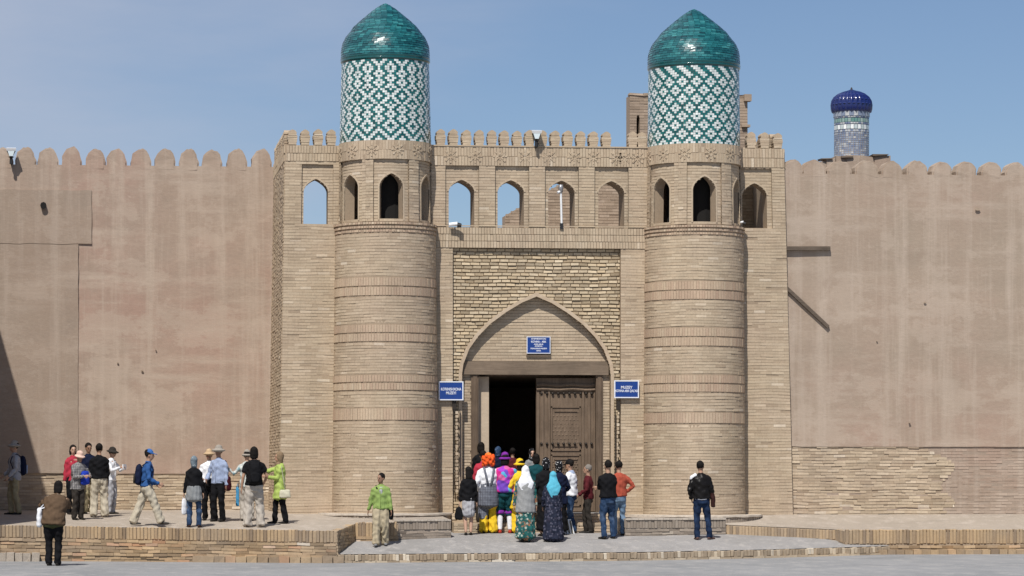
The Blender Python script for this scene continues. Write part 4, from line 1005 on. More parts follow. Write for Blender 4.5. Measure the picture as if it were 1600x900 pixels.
# flat mud roof with broken edges in front of the minaret
Yr2 = 9.; t = thing('mud_roof_house', 'crumbling flat mud roof just below the blue capped minaret', 'building', (WX(1340, Yr2), Yr2, .5))
mb = MB(); xs2 = [1283, 1292, 1306, 1322, 1345, 1366, 1386, 1392]; tops = [254, 247, 245, 243, 244, 241, 242, 250]
for (a, b, h_) in zip(xs2, xs2[1:], tops): mb.box(WX(a, Yr2), WX(b, Yr2), Yr2, Yr2 + 3, .6, WZ(a, h_, Yr2), .5, jit=.03)
mb.build('wall', M['plaster_right'], t)
mb = MB()
for (a, b, h_) in ((1284, 1300, 248), (1314, 1332, 245.5), (1362, 1387, 242.5)): mb.box(WX(a, Yr2), WX(b, Yr2), Yr2 - .06, Yr2 + .4, WZ(a, h_, Yr2) - .015, WZ(a, h_, Yr2) + .015, jit=.02)
mb.build('broken_board', M['grey_wood'], t)

# ------------------------------------------------------------------ signs, lamps, cameras
def sign(label, px0, px1, y0, y1, Y, lines, standoff=.05, border=1.6):
    x0, x1 = WX(px0, Y), WX(px1, Y); z0, z1 = WZ((px0 + px1) / 2, y1, Y), WZ((px0 + px1) / 2, y0, Y); xc = (x0 + x1) / 2
    t = thing('sign', label, 'sign', (xc, Y - standoff, z0)); b = border / 70
    mb = MB(); mb.box(x0 + b, x1 - b, Y - standoff - .012, Y - standoff + .01, z0 + b, z1 - b); mb.build('board', M['sign_blue'], t)
    mb = MB()
    for a in ((x0, x1, z0, z0 + b), (x0, x1, z1 - b, z1), (x0, x0 + b, z0 + b, z1 - b), (x1 - b, x1, z0 + b, z1 - b)): mb.box(a[0], a[1], Y - standoff - .018, Y - standoff + .012, a[2], a[3])
    mb.build('border', M['sign_white'], t)
    mb = MB(); mb.box(x0 + .06, x1 - .06, Y - standoff + .012, Y + .06, z0 + .08, z0 + .13); mb.box(x0 + .06, x1 - .06, Y - standoff + .012, Y + .06, z1 - .13, z1 - .08); mb.build('bracket', M['black_metal'], t)
    for txt, size, zr_, wmax in lines:
        cu = bpy.data.curves.new('lettering', 'FONT'); cu.body = txt; cu.size = size; cu.align_x = 'CENTER'; cu.align_y = 'CENTER'; cu.extrude = .001; cu.offset = .0015; cu.materials.append(M['sign_white'])
        o = link(bpy.data.objects.new('lettering', cu), t); o.rotation_euler = (R(90), 0, 0); o.location = (0, -.0145, lerp(0, z1 - z0, zr_)); bpy.context.view_layer.update()
        if o.dimensions.x > 0: k_ = wmax * (x1 - x0) / o.dimensions.x; o.scale = (k_, 1, 1)
        bpy.context.view_layer.update(); me = bpy.data.meshes.new_from_object(o.evaluated_get(bpy.context.evaluated_depsgraph_get())); o2 = link(bpy.data.objects.new('lettering', me), t); o2.rotation_euler = o.rotation_euler; o2.location = o.location; o2.scale = o.scale; bpy.data.objects.remove(o); o2.name = 'lettering'
    return t
sign('white edged blue sign left of the arch, overlapping the zigzag tiled tower', 685, 723.5, 596, 625.5, -.03, [("KO'RINISHXONA", .085, .58, .82), ('MUZEYI', .085, .38, .40)])
sign('white edged blue sign right of the arch, its lower lettering line the longer', 959, 997.5, 594.5, 622, -.03, [('MUZEY', .085, .60, .46), ("KO'HNA ARK QAL'ASI", .075, .40, .9)])
sign('small blue plaque with six lines of lettering in the middle above the wooden lintel', 822.5, 859.5, 526, 552.5, Yt - .03, [("O'ZBEKISTON", .036, .86, .62), ("KO'HNA - ARK", .06, .69, .64), ('XII-XIX ASRLAR', .038, .54, .40), ('ARXITEKTURA', .035, .43, .32), ('YODGORLIGI MUZEYI', .038, .29, .70), ('XIVA', .038, .16, .2)], .04, 1.0)
mb = MB(); mb.box(WX(822, Yt), WX(860, Yt), Yt - .06, Yt + .01, WZ(840, 557, Yt), WZ(840, 554, Yt)); o = mb.build('sign_shelf', M['beam_wood']); o['label'] = 'thin dark wooden strip right under the small plaque over the door'; o['category'] = 'shelf'
for px0, px1 in ((706.5, 712.5), (963.5, 968.5)):
    mb = MB(); mb.box(WX(px0), WX(px1), -.05, .0, zb(840, 640), zb(840, 626)); mb.build('cable_box', M['iron'], gate)
def floodlight(label, px, y_top, y_bot, Y, tall=False):
    x, z0, z1 = WX(px, Y), WZ(px, y_bot, Y), WZ(px, y_top, Y); h = z1 - z0; t = thing('floodlight', label, 'lamp', (x, Y, z0))
    mb = MB(); mb.lathe([(.04, z0), (.035, z0 + h * .35), (.075, z0 + h * .42), (.02, z0 + h * .45)], x, Y, 10); mb.box(x - .012, x + .012, Y - .02, Y + .2, z0 - .02, z0 + .04); mb.build('bracket', M['black_metal'], t)
    mb = MB()
    for s in (-1, 1): mb.tube([(x + s * .015, Y - .02, z0 + h * .4), (x + s * .095, Y - .03, z0 + h * .78)], .013, 5)
    mb.build('yoke', M['black_metal'], t)
    mb = MB(); zc_ = z0 + h * .88; mb.hexa([(x - .1, Y - .1, zc_ - h * .12), (x + .1, Y - .1, zc_ - h * .12), (x + .12, Y - .12, zc_ + h * .03), (x - .12, Y - .12, zc_ + h * .03)], [(x - .07, Y + .08, zc_ - h * .1), (x + .07, Y + .08, zc_ - h * .1), (x + .1, Y + .1, zc_ + h * .12), (x - .1, Y + .1, zc_ + h * .12)]); mb.build('housing', M['white_paint'], t, recalc=True)
    mb = MB(); mb.hexa([(x - .04, Y - .08, z0 + h * .45), (x + .04, Y - .08, z0 + h * .45), (x + .08, Y - .1, zc_ - h * .13), (x - .08, Y - .1, zc_ - h * .13)], [(x - .03, Y + .03, z0 + h * .45), (x + .03, Y + .03, z0 + h * .45), (x + .06, Y + .06, zc_ - h * .13), (x - .06, Y + .06, zc_ - h * .13)]); mb.build('glass', M['lamp_glass'], t, recalc=True)
floodlight('white topped floodlight on a black bracket on the battlement above the arcade', 838, 202.5, 229.5, -.14)
floodlight('white topped floodlight between round merlons at the far end of the left wall', 17.5, 230, 256, YW - .25)
x, Y = WX(877, -.02), -.02; z0, z1 = WZ(877, 356, Y), WZ(877, 288, Y); t = thing('pole_camera', 'thin white pole with a camera on top standing in the third arcade arch', 'camera', (x, Y, z0))
mb = MB(); mb.tube([(x + .01, Y, z0), (x - .01, Y, z1 - .12)], .024, 8); mb.build('pole', M['white_paint'], t)
mb = MB(); mb.box(x - .03, x + .04, Y - .04, Y + .03, z0 - .03, z0 + .1); mb.build('base', M['black_metal'], t)
mb = MB(); mb.tube([(x - .09, Y - .04, z1 - .19), (x + .0, Y, z1 - .15)], .03, 8); mb.build('mount', M['white_paint'], t)
mb = MB(); mb.lathe([(.001, z1 - .2), (.045, z1 - .18), (.06, z1 - .08), (.05, z1 - .01), (.001, z1)], x - .01, Y, 12); mb.build('head', M['grey_metal'], t, smooth=True)
for px, py, Y, s, lab in ((711, 352, -.1, 1., 'small white camera with a dark lens on the arcade sill beside the zigzag tiled tower'), (1159, 349, -.12, .55, 'tiny white camera on the sill of the bay beside the flower tiled tower')):
    x, z = WX(px, Y), WZ(px, py, Y); t = thing('security_camera', lab, 'camera', (x, Y, z - .06))
    mb = MB(); mb.tube([(x - .13 * s, Y - .02, z + .01), (x + .05 * s, Y - .06, z + .03)], .045 * s, 10); mb.build('housing', M['white_paint'], t)
    mb = MB(); mb.tube([(x + .05 * s, Y - .06, z + .0), (x + .13 * s, Y - .08, z - .01)], [.06 * s, .045 * s], 10); mb.build('lens', M['black_metal'], t)
    mb = MB(); mb.tube([(x, Y, z - .06 * s), (x, Y + .1, z - .06 * s)], .02 * s, 6); mb.build('mount', M['grey_metal'], t)

# ------------------------------------------------------------------ people
import time
def fabric(name, kind, cols, rough=.85, sc=1.):
    key = 'cloth_' + name
    if key in M: return M[key]
    m, nt, b = new_mat(key); b.inputs['Roughness'].default_value = rough; b.inputs['Specular IOR Level'].default_value = .12
    P = coords(nt, (1, 1, 1), 'obj')
    c0 = cols[0]
    if kind == 'plain': c = mix(nt, 1., c0, (1, 1, 1), 'MULTIPLY')
    elif kind == 'plaid':
        w1 = nd(nt, 'ShaderNodeTexWave', Scale=9 * sc, Distortion=.6); w1.bands_direction = 'X'; w2 = nd(nt, 'ShaderNodeTexWave', Scale=9 * sc, Distortion=.6); w2.bands_direction = 'Z'
        nt.links.new(P, w1.inputs[0]); nt.links.new(P, w2.inputs[0])
        c = mix(nt, maprange(nt, w1.outputs['Fac'], .5, .65, 0, .7), c0, cols[1]); c = mix(nt, maprange(nt, w2.outputs['Fac'], .5, .65, 0, .7), c, cols[1])
    elif kind == 'floral':
        v = nd(nt, 'ShaderNodeTexVoronoi', Scale=16 * sc); nt.links.new(P, v.inputs['Vector'])
        n_ = noi(nt, P, 14 * sc, 3)
        c = mix(nt, maprange(nt, v.outputs['Distance'], .28, .42), cols[1], c0); c = mix(nt, maprange(nt, n_, .56, .62), c, cols[2])
    elif kind == 'patches':
        v = nd(nt, 'ShaderNodeTexVoronoi', Scale=7 * sc); nt.links.new(P, v.inputs['Vector']); sp = nd(nt, 'ShaderNodeSeparateColor'); nt.links.new(v.outputs['Color'], sp.inputs[0])
        rp = ramp(nt, [(i / len(cols), q) for i, q in enumerate(cols)] + [(1, cols[-1])]); rp.color_ramp.interpolation = 'CONSTANT'; nt.links.new(sp.outputs[0], rp.inputs[0]); c = rp.outputs[0]
    elif kind == 'dots':
        v = nd(nt, 'ShaderNodeTexVoronoi', Scale=24 * sc); nt.links.new(P, v.inputs['Vector']); c = mix(nt, maprange(nt, v.outputs['Distance'], .22, .30), cols[1], c0)
    elif kind == 'jeans':
        c = mix(nt, maprange(nt, noi(nt, P, 5, 3), .48, .66, 0, .7), c0, cols[1])
    c = mix(nt, 1., c, maprange(nt, noi(nt, P, 18, 4), .3, .7, .86, 1.12), 'MULTIPLY')
    nt.links.new(c, b.inputs['Base Color']); bump(nt, b, noi(nt, coords(nt, (1, 1, .5), 'obj'), 16, 3), .02, .5)
    return m
for nm, col in (('skin', (.40, .235, .155)), ('skin_dark', (.27, .15, .095)), ('skin_light', (.50, .31, .22))):
    m, nt, b = new_mat(nm); b.inputs['Base Color'].default_value = (*col, 1); b.inputs['Roughness'].default_value = .55; b.inputs['Subsurface Weight'].default_value = .0
for nm, col in (('hair_black', (.012, .010, .009)), ('hair_grey', (.20, .18, .16)), ('hair_orange', (.75, .10, .02))):
    m, nt, b = new_mat(nm); b.inputs['Base Color'].default_value = (*col, 1); b.inputs['Roughness'].default_value = .75; b.inputs['Specular IOR Level'].default_value = .12; bump(nt, b, noi(nt, coords(nt, (1, 1, .2), 'obj'), 60, 3), .01, .8)
plain('eye_dark', (.015, .012, .01), .3); plain('lip', (.30, .10, .08), .5)

class Blob:
    def __init__(s): s.v = []; s.f = []
    def loft(s, pts, rad, side=(1, 0, 0), n=12):
        pts = [Vector(p) for p in pts]; rad = [(r, r) if isinstance(r, (int, float)) else r for r in rad]; side = Vector(side); base = len(s.v); N = len(pts)
        for i, p in enumerate(pts):
            t = (pts[min(i + 1, N - 1)] - pts[max(i - 1, 0)]).normalized(); u = side - side.dot(t) * t
            u = u.normalized() if u.length > 1e-3 else t.orthogonal().normalized(); v = t.cross(u)
            for k in range(n):
                a = 2 * math.pi * k / n; s.v.append(tuple(p + u * math.cos(a) * rad[i][0] + v * math.sin(a) * rad[i][1]))
        for i in range(N - 1):
            for k in range(n): s.f.append((base + i * n + k, base + i * n + (k + 1) % n, base + (i + 1) * n + (k + 1) % n, base + (i + 1) * n + k))
        for e, d, ring in ((pts[0], (pts[0] - pts[1]).normalized(), 0), (pts[-1], (pts[-1] - pts[-2]).normalized(), N - 1)):
            c = len(s.v); r = min(rad[ring]) * .45; s.v.append(tuple(e + d * r))
            for k in range(n):
                f = (c, base + ring * n + (k + 1) % n, base + ring * n + k); s.f.append(f if ring == 0 else f[::-1])
    def ball(s, c, r, n=12, m=8):
        c = Vector(c); r = (r, r, r) if isinstance(r, (int, float)) else r; base = len(s.v)
        for j in range(1, m):
            b = math.pi * j / m
            for k in range(n): a = 2 * math.pi * k / n; s.v.append((c.x + r[0] * math.sin(b) * math.cos(a), c.y + r[1] * math.sin(b) * math.sin(a), c.z + r[2] * math.cos(b)))
        t = len(s.v); s.v += [(c.x, c.y, c.z + r[2]), (c.x, c.y, c.z - r[2])]
        for j in range(m - 2):
            for k in range(n): s.f.append((base + j * n + k, base + (j + 1) * n + k, base + (j + 1) * n + (k + 1) % n, base + j * n + (k + 1) % n))
        for k in range(n): s.f.append((t, base + k, base + (k + 1) % n)); s.f.append((t + 1, base + (m - 2) * n + (k + 1) % n, base + (m - 2) * n + k))
    def boxy(s, c, h, rz=0):
        c = Vector(c); ca, sa = math.cos(rz), math.sin(rz); base = len(s.v)
        for z in (-1, 1):
            for x, y in ((-1, -1), (1, -1), (1, 1), (-1, 1)):
                X, Y = x * h[0], y * h[1]; s.v.append((c.x + X * ca - Y * sa, c.y + X * sa + Y * ca, c.z + z * h[2]))
        s.f += [tuple(base + i for i in f) for f in ((0, 3, 2, 1), (4, 5, 6, 7), (0, 1, 5, 4), (1, 2, 6, 5), (2, 3, 7, 6), (3, 0, 4, 7))]
BAKE = []
def blob_obj(b, name, mat, parent, vox=.014, sm=3, wr=0., fold=0.):
    me = bpy.data.meshes.new(name); me.from_pydata(b.v, [], b.f); me.materials.append(mat); o = link(bpy.data.objects.new(name, me), parent)
    if vox:
        r = o.modifiers.new('r', 'REMESH'); r.mode = 'VOXEL'; r.voxel_size = vox; r.use_smooth_shade = True
        if sm: q = o.modifiers.new('s', 'SMOOTH'); q.factor = .5; q.iterations = sm
        BAKE.append((o, wr, fold))
    else: me.polygons.foreach_set('use_smooth', [True] * len(me.polygons))
    return o
def ik(a, c, l1, l2, hint):
    a, c = Vector(a), Vector(c); d = c - a; L_ = min(d.length, (l1 + l2) * .999); dn = d.normalized(); c = a + dn * L_
    x = (l1 * l1 - l2 * l2 + L_ * L_) / (2 * L_); h = math.sqrt(max(0, l1 * l1 - x * x)); hv = Vector(hint); hv = hv - hv.dot(dn) * dn
    hv = hv.normalized() if hv.length > 1e-4 else Vector((0, 1, 0)); return a + dn * x + hv * h, c
def find_ground(px, py, reg):
    d = ray(px, py); d = d / d.y; lo, hi = 58., (65.45 if reg is z_plat else 70.3)
    f = lambda t: CAM.z + d.z * t - reg(CAM.x + d.x * t, CAM.y + t)
    for i in range(40):
        m_ = (lo + hi) / 2
        if f(m_) > 0: lo = m_
        else: hi = m_
    t = (lo + hi) / 2; return Vector((CAM.x + d.x * t, CAM.y + t, reg(CAM.x + d.x * t, CAM.y + t)))
HEAD_FACE = {}
def person(label, px, head_y, feet_y, reg, rz, Y=None, group=None, feet=((-.11, 0), (.11, 0)), toes=(0, 0), lean=(0, 0), hands=((-.24, -.02, .80), (.24, -.02, .80)), hints=((-.5, .8, 0), (.5, .8, 0)),
           head_turn=0, head_tilt=0, skin='skin', build=1., female=False, top=None, legs=None, hair=None, hat=None, shoes=(.02, .018, .016), extra=None, lod=1., face=True):
    if Y is None: g = find_ground(px, feet_y, reg)
    else: g = W(px, HY, Y); g.z = reg(g.x, g.y); feet_y = HY + (CAM.z - g.z) * F / ((g - CAM).xy.dot(Vector((math.sin(THETA), math.cos(THETA)))))
    dep = (g - CAM).xy.dot(Vector((math.sin(THETA), math.cos(THETA)))); H = (feet_y - head_y) * dep / F
    k = H / 1.79; k = k * (1 + abs(lean[1]) * .10)      # figures below are laid out 1.75 m tall with hair
    t = thing('person', label, 'person', g, R(rz), group); t.scale = (1, 1, 1)
    S = lambda p: Vector(p) * k
    bw = build * (1. if not female else .95)
    def T(x, y, z): dz = max(0, z - .93); return S((x + lean[0] * dz, y + lean[1] * dz, z - abs(lean[1]) * dz * .25))
    sk = M[skin]; body = Blob()
    hw = .085 if not female else .09; sw = (.165 if not female else .148) * bw
    # legs
    LG = []
    for i, s in enumerate((-1, 1)):
        hip = T(s * hw, 0, .92); an = S((feet[i][0], feet[i][1], .085 + (feet[i][2] if len(feet[i]) > 2 else 0)))
        kn, an = ik(hip, an, .43 * k, .415 * k, (s * .12, -1, 0)); LG.append((hip, kn, an))
        body.loft([hip, hip.lerp(kn, .5), kn, kn.lerp(an, .35), an], [r * k for r in (.082 * bw, .072 * bw, .052, .054, .036)])
        a = R(toes[i]); f = Vector((math.sin(a) * 1, -math.cos(a), 0)); body.loft([an + Vector((0, 0, 0)) - f * .03 * k + S((0, 0, -.045)), an + f * .09 * k + S((0, 0, -.055)), an + f * .15 * k + S((0, 0, -.065))], [(.034 * k, .03 * k), (.038 * k, .022 * k), (.03 * k, .014 * k)], (math.cos(a), math.sin(a), 0))
    # torso
    wa = .125 * bw if female else .14 * bw
    body.loft([T(0, 0, z) for z in (.84, .93, 1.05, 1.15, 1.30, 1.40, 1.455)], [(r * k, q * k) for r, q in ((.13, .09), (.165 * bw, .112 * bw), (wa, .10 * bw), (.14 * bw, .105 * bw), (.165 * bw, .112 * bw), (.165 * bw, .10), (.10, .065))])
    nb, nt_ = T(0, .005, 1.44), T(0, -.012, 1.56); body.loft([nb, nt_], [.056 * k, .050 * k])
    # arms
    AR = []
    for i, s in enumerate((-1, 1)):
        sh = T(s * sw, 0, 1.382); hd = S(hands[i]); el, hd = ik(sh, hd, .285 * k, .255 * k, hints[i]); AR.append((sh, el, hd))
        body.loft([T(s * sw * .6, 0, 1.40), sh, sh.lerp(el, .5), el, el.lerp(hd, .4), hd], [r * k for r in (.040, .046, .042, .036, .034, .024)])
        d = (hd - el).normalized(); pn = Vector((s, 0, 0)); pn = pn - pn.dot(d) * d; pn = pn.normalized() if pn.length > .05 else d.orthogonal().normalized(); sd = d.cross(pn).normalized()
        if sd.y > 0: sd = -sd                           # thumb side faces forward
        pc = hd + d * .05 * k; body.loft([hd, pc, hd + d * .095 * k], [(.028 * k, .018 * k), (.038 * k, .016 * k), (.036 * k, .013 * k)], sd)
        for q, (o_, l_) in enumerate(((.028, .068), (.010, .078), (-.009, .072), (-.026, .056))):
            a0 = hd + d * .088 * k + sd * o_ * k; m_ = a0 + (d * .6 - pn * .25).normalized() * l_ * .5 * k; e_ = m_ + (d * .5 - pn * .8).normalized() * l_ * .5 * k; body.loft([a0, m_, e_], [.0095 * k, .0088 * k, .007 * k], n=6)
        a0 = hd + d * .03 * k + sd * .03 * k; body.loft([a0, a0 + (sd * .8 + d * .6) .normalized() * .035 * k, a0 + (sd * .35 + d * .95).normalized() * .065 * k], [.012 * k, .011 * k, .008 * k], n=6)
    # head in its own frame
    hc = T(0, -.018, 1.645); Rh = Matrix.Rotation(R(head_turn), 3, 'Z') @ Matrix.Rotation(R(head_tilt), 3, 'X')
    def Hd(x, y, z): return hc + Rh @ (Vector((x, y, z)) * k * 1.05)
    hx = Rh @ Vector((1, 0, 0))
    body.loft([Hd(0, -.035, -.112), Hd(0, -.030, -.09), Hd(0, -.012, -.05), Hd(0, .004, 0), Hd(0, .010, .045), Hd(0, .012, .085), Hd(0, .012, .108)], [(.026 * k, .03 * k), (.045 * k, .052 * k), (.062 * k, .078 * k), (.071 * k, .092 * k), (.073 * k, .094 * k), (.058 * k, .074 * k), (.03 * k, .04 * k)], hx, 14)
    body.loft([Hd(0, -.088, .012), Hd(0, -.108, -.028), Hd(0, -.092, -.038)], [.010 * k, .014 * k, .012 * k], hx, 6)   # nose
    body.ball(Hd(0, -.085, -.075), (.02 * k, .014 * k, .014 * k), 8, 6); body.ball(Hd(0, -.078, .028), (.045 * k, .018 * k, .012 * k), 8, 6)
    for s in (-1, 1): body.ball(Hd(s * .074, .008, -.012), (.012 * k, .02 * k, .032 * k), 8, 6)
    body.loft([Hd(0, .02, -.05), nt_, nb], [(.05 * k, .052 * k), .05 * k, .056 * k])
    bo = blob_obj(body, 'body', sk, t, .0115 * lod, 2)
    if face:
        for s in (-1, 1):
            e = Blob(); e.ball(Hd(s * .030, -.083, .004), (.012 * k, .010 * k, .008 * k), 8, 6); blob_obj(e, 'eye', M['eye_dark'], t, 0)
        e = Blob(); e.ball(Hd(0, -.092, -.057), (.024 * k, .008 * k, .006 * k), 8, 6); blob_obj(e, 'mouth', M['lip'], t, 0)
    # hair
    if hair:
        kind, hm = hair; h = Blob()
        h.loft([Hd(0, .045, -.035), Hd(0, .036, .0), Hd(0, .026, .045), Hd(0, .014, .09), Hd(0, .010, .122)], [(.062 * k, .058 * k), (.084 * k, .084 * k), (.091 * k, .102 * k), (.075 * k, .088 * k), (.040 * k, .046 * k)], hx, 14)
        if kind == 'long': h.loft([Hd(0, .05, .04), Hd(0, .075, -.06), Hd(0, .08, -.15), Hd(0, .075, -.22)], [(.082 * k, .06 * k), (.09 * k, .055 * k), (.085 * k, .045 * k), (.055 * k, .025 * k)], hx)
        if kind == 'bob': h.loft([Hd(0, .02, .06), Hd(0, .035, -.04), Hd(0, .04, -.12)], [(.09 * k, .085 * k), (.098 * k, .08 * k), (.085 * k, .06 * k)], hx)
        if kind == 'wig':
            for q in range(26):
                a = q * 2.4; z = -.10 + .2 * q / 26; h.ball(Hd(math.cos(a) * .11, .03 + math.sin(a) * .11, z - .01), .045 * k, 8, 6)
        if kind == 'bun': h.ball(Hd(0, .12, .02), .045 * k)
        blob_obj(h, 'hair', M[hm], t, .013, 2, .004)
    # head wear
    if hat:
        kind, hm = hat[0], hat[1]; h = Blob()
        if kind in ('brim', 'bucket', 'straw'):
            br = {'brim': .165, 'bucket': .14, 'straw': .155}[kind]; dz = -.012 if kind != 'bucket' else -.03
            h.loft([Hd(0, .008, .035), Hd(0, .012, .10), Hd(0, .012, .135)], [(.088 * k, .103 * k), (.082 * k, .096 * k), (.066 * k, .078 * k)], hx, 16)
            h.loft([Hd(0, .0, .035 + dz), Hd(0, .0, .044 + dz * .6)], [(br * k, br * 1.08 * k), (br * .96 * k, br * 1.04 * k)], hx, 20); o = blob_obj(h, 'hat', hm, t, .012, 1)
            if kind != 'bucket':
                q = Blob(); q.loft([Hd(0, .009, .045), Hd(0, .010, .072)], [(.092 * k, .107 * k), (.090 * k, .104 * k)], hx, 16); blob_obj(q, 'hat_band', hat[2] if len(hat) > 2 else M['hair_black'], t, .012, 0)
        if kind == 'cap':
            h.loft([Hd(0, .012, .025), Hd(0, .014, .08), Hd(0, .014, .125)], [(.084 * k, .102 * k), (.082 * k, .098 * k), (.045 * k, .055 * k)], hx, 16)
            h.loft([Hd(0, -.07, .035), Hd(0, -.12, .032), Hd(0, -.165, .022)], [(.072 * k, .012 * k), (.07 * k, .010 * k), (.05 * k, .009 * k)], hx, 10); blob_obj(h, 'cap', hm, t, .011, 1)
        if kind in ('scarf', 'drape'):
            h.loft([Hd(0, .035, -.135), Hd(0, .025, -.10), Hd(0, .022, -.03), Hd(0, .022, .05), Hd(0, .02, .10), Hd(0, .018, .13)], [(.075 * k, .075 * k), (.078 * k, .080 * k), (.09 * k, .098 * k), (.09 * k, .106 * k), (.07 * k, .088 * k), (.035 * k, .045 * k)], hx, 16)
            h.loft([Hd(0, -.025, -.13), T(0, -.03, 1.45)], [(.07 * k, .06 * k), (.095 * k, .085 * k)], hx)
            if kind == 'drape':
                h.loft([Hd(0, .06, .0), Hd(0, .085, -.12), T(0, .11, 1.38), T(0, .135, 1.26), T(0, .135, 1.12), T(0, .125, 1.04)], [(.092 * k, .055 * k), (.125 * k, .06 * k), (.20 * k, .05 * k), (.155 * k, .03 * k), (.075 * k, .02 * k), (.012 * k, .01 * k)], hx)
            blob_obj(h, 'headscarf', hm, t, .013, 2, .006, .006)
    # legs wear
    if legs:
        kind, lm = legs[0], legs[1]; L_ = Blob()
        if kind in ('trousers', 'jeans', 'loose', 'short'):
            w1 = {'trousers': 1.25, 'jeans': 1.15, 'loose': 1.55, 'short': 1.5}[kind]; endf = .0 if kind != 'short' else .55
            L_.loft([T(0, .01, .80), T(0, .006, .88), T(0, .005, .95), T(0, .003, 1.03)], [(.15 * bw * k, .12 * bw * k), (.178 * bw * k, .13 * bw * k), (.175 * bw * k, .126 * bw * k), (.155 * bw * k, .115 * k)])
            for s, (hip, kn, an) in zip((-1, 1), LG):
                e = an + S((0, .008, -.035)) if kind != 'short' else kn.lerp(an, .25)
                L_.loft([hip, hip.lerp(kn, .5), kn, kn.lerp(e, .5), e], [(a * k * (1 + (w1 - 1) * f)) for a, f in ((.088 * bw, .6), (.080 * bw, .8), (.060, 1.), (.056, 1.2), (.053, 1.5))])
        else:
            zb_ = legs[2]; fl = legs[3] if len(legs) > 3 else 1.25; zt = 1.04
            zs = [zt, .93, lerp(.93, zb_, .35), lerp(.93, zb_, .7), zb_]; fx = (feet[0][0] + feet[1][0]) / 2; fy = (feet[0][1] + feet[1][1]) / 2
            L_.loft([T(0, 0, zs[0]), T(0, .0, zs[1])] + [S((fx * q, fy * q + .005, z)) for q, z in zip((.3, .7, 1.), zs[2:])], [(.145 * k, .11 * k), (.18 * bw * k, .135 * bw * k)] + [(.18 * bw * k * (1 + (fl - 1) * q), .14 * bw * k * (1 + (fl - 1) * q)) for q in (.35, .7, 1.)], n=20)
        blob_obj(L_, {'trousers': 'trousers', 'jeans': 'jeans', 'loose': 'trousers', 'short': 'trousers'}.get(kind, kind), lm, t, .014 * lod, 2, .012, .011 if kind not in ('jeans', 'trousers') else .005)
    if top:
        kind, tm = top[0], top[1]; zb_ = top[2] if len(top) > 2 else .90; loose = top[3] if len(top) > 3 else 1.12; slv = 'short' if kind in ('tshirt', 'vest') else 'long'
        Tp = Blob(); zs = [zb_, lerp(zb_, 1.12, .45), 1.12, 1.28, 1.39, 1.455, 1.482]; fl = top[4] if len(top) > 4 else 1.
        rr = [((.172 if zb_ < .95 else .15) * bw * fl, .128 * bw * fl), (.160 * bw * (1 + (fl - 1) * .5), .122 * bw), (.148 * bw, .116 * bw), (.166 * bw, .12 * bw), (.158 * bw, .104 * bw), (.105, .078), (.064, .060)]
        Tp.loft([T(0, .004, z) for z in zs], [(a * k * loose, b * k * loose) for a, b in rr], n=18)
        for s, (sh, el, hd) in zip((-1, 1), AR):
            q = .25 if kind == 'vest' else .62
            if slv == 'long': Tp.loft([T(s * sw * .45, 0, 1.405), sh.lerp(T(s * sw * .45, 0, 1.405), .35) + S((0, 0, .004)), sh.lerp(el, .08), sh.lerp(el, .5), el, el.lerp(hd, .5), el.lerp(hd, .96)], [r * k * (1 + (loose - 1) * .7) for r in (.050, .057, .060, .055, .050, .044, .038)])
            else: Tp.loft([T(s * sw * .45, 0, 1.405), sh.lerp(T(s * sw * .45, 0, 1.405), .35) + S((0, 0, .004)), sh.lerp(el, .08), sh.lerp(el, q)], [r * k * (1 + (loose - 1) * .7) for r in (.050, .057, .060, .060)])
        nm = {'tshirt': 'shirt', 'vest': 'vest'}.get(kind, kind); blob_obj(Tp, nm, tm, t, .014 * lod, 2, .013, .006)
        if kind in ('jacket', 'coat', 'shirt'):
            c = Blob(); c.loft([T(0, -.0, 1.462), T(0, .004, 1.50)], [(.078 * k, .072 * k), (.068 * k, .064 * k)]); blob_obj(c, 'collar', tm, t, .012, 1)
            z0_ = zb_ + .03; c = Blob(); c.loft([T(0, -.126 * bw * loose, z0_), T(0, -.120 * bw * loose, 1.15), T(0, -.122 * bw * loose, 1.3), T(0, -.085, 1.44)], [.007 * k] * 4, n=6); blob_obj(c, 'front_seam', tm, t, 0)
    if shoes:
        for i, (hip, kn, an) in enumerate(LG):
            a = R(toes[i]); f = Vector((math.sin(a), -math.cos(a), 0)); s_ = Blob(); g0 = an + S((0, 0, -.050))
            s_.loft([g0 - f * .058 * k, g0 - f * .02 * k, g0 + f * .06 * k + S((0, 0, -.008)), g0 + f * .14 * k + S((0, 0, -.014)), g0 + f * .185 * k + S((0, 0, -.016))], [(.034 * k, .034 * k), (.04 * k, .044 * k), (.043 * k, .034 * k), (.045 * k, .024 * k), (.028 * k, .018 * k)], (math.cos(a), math.sin(a), 0))
            sm_ = fabric('shoe_%02d%02d%02d' % tuple(int(99 * q) for q in shoes[:3]), 'plain', [tuple(shoes[:3])], .5); blob_obj(s_, 'shoe', sm_, t, .012, 1)
    ctx = dict(t=t, k=k, T=T, S=S, Hd=Hd, AR=AR, LG=LG, hx=hx, bw=bw, g=g, rz=rz)
    if extra: extra(ctx)
    return ctx
def carry(c, name, label, cat):
    return thing(name, label, cat, c['g'], R(c['rz']))
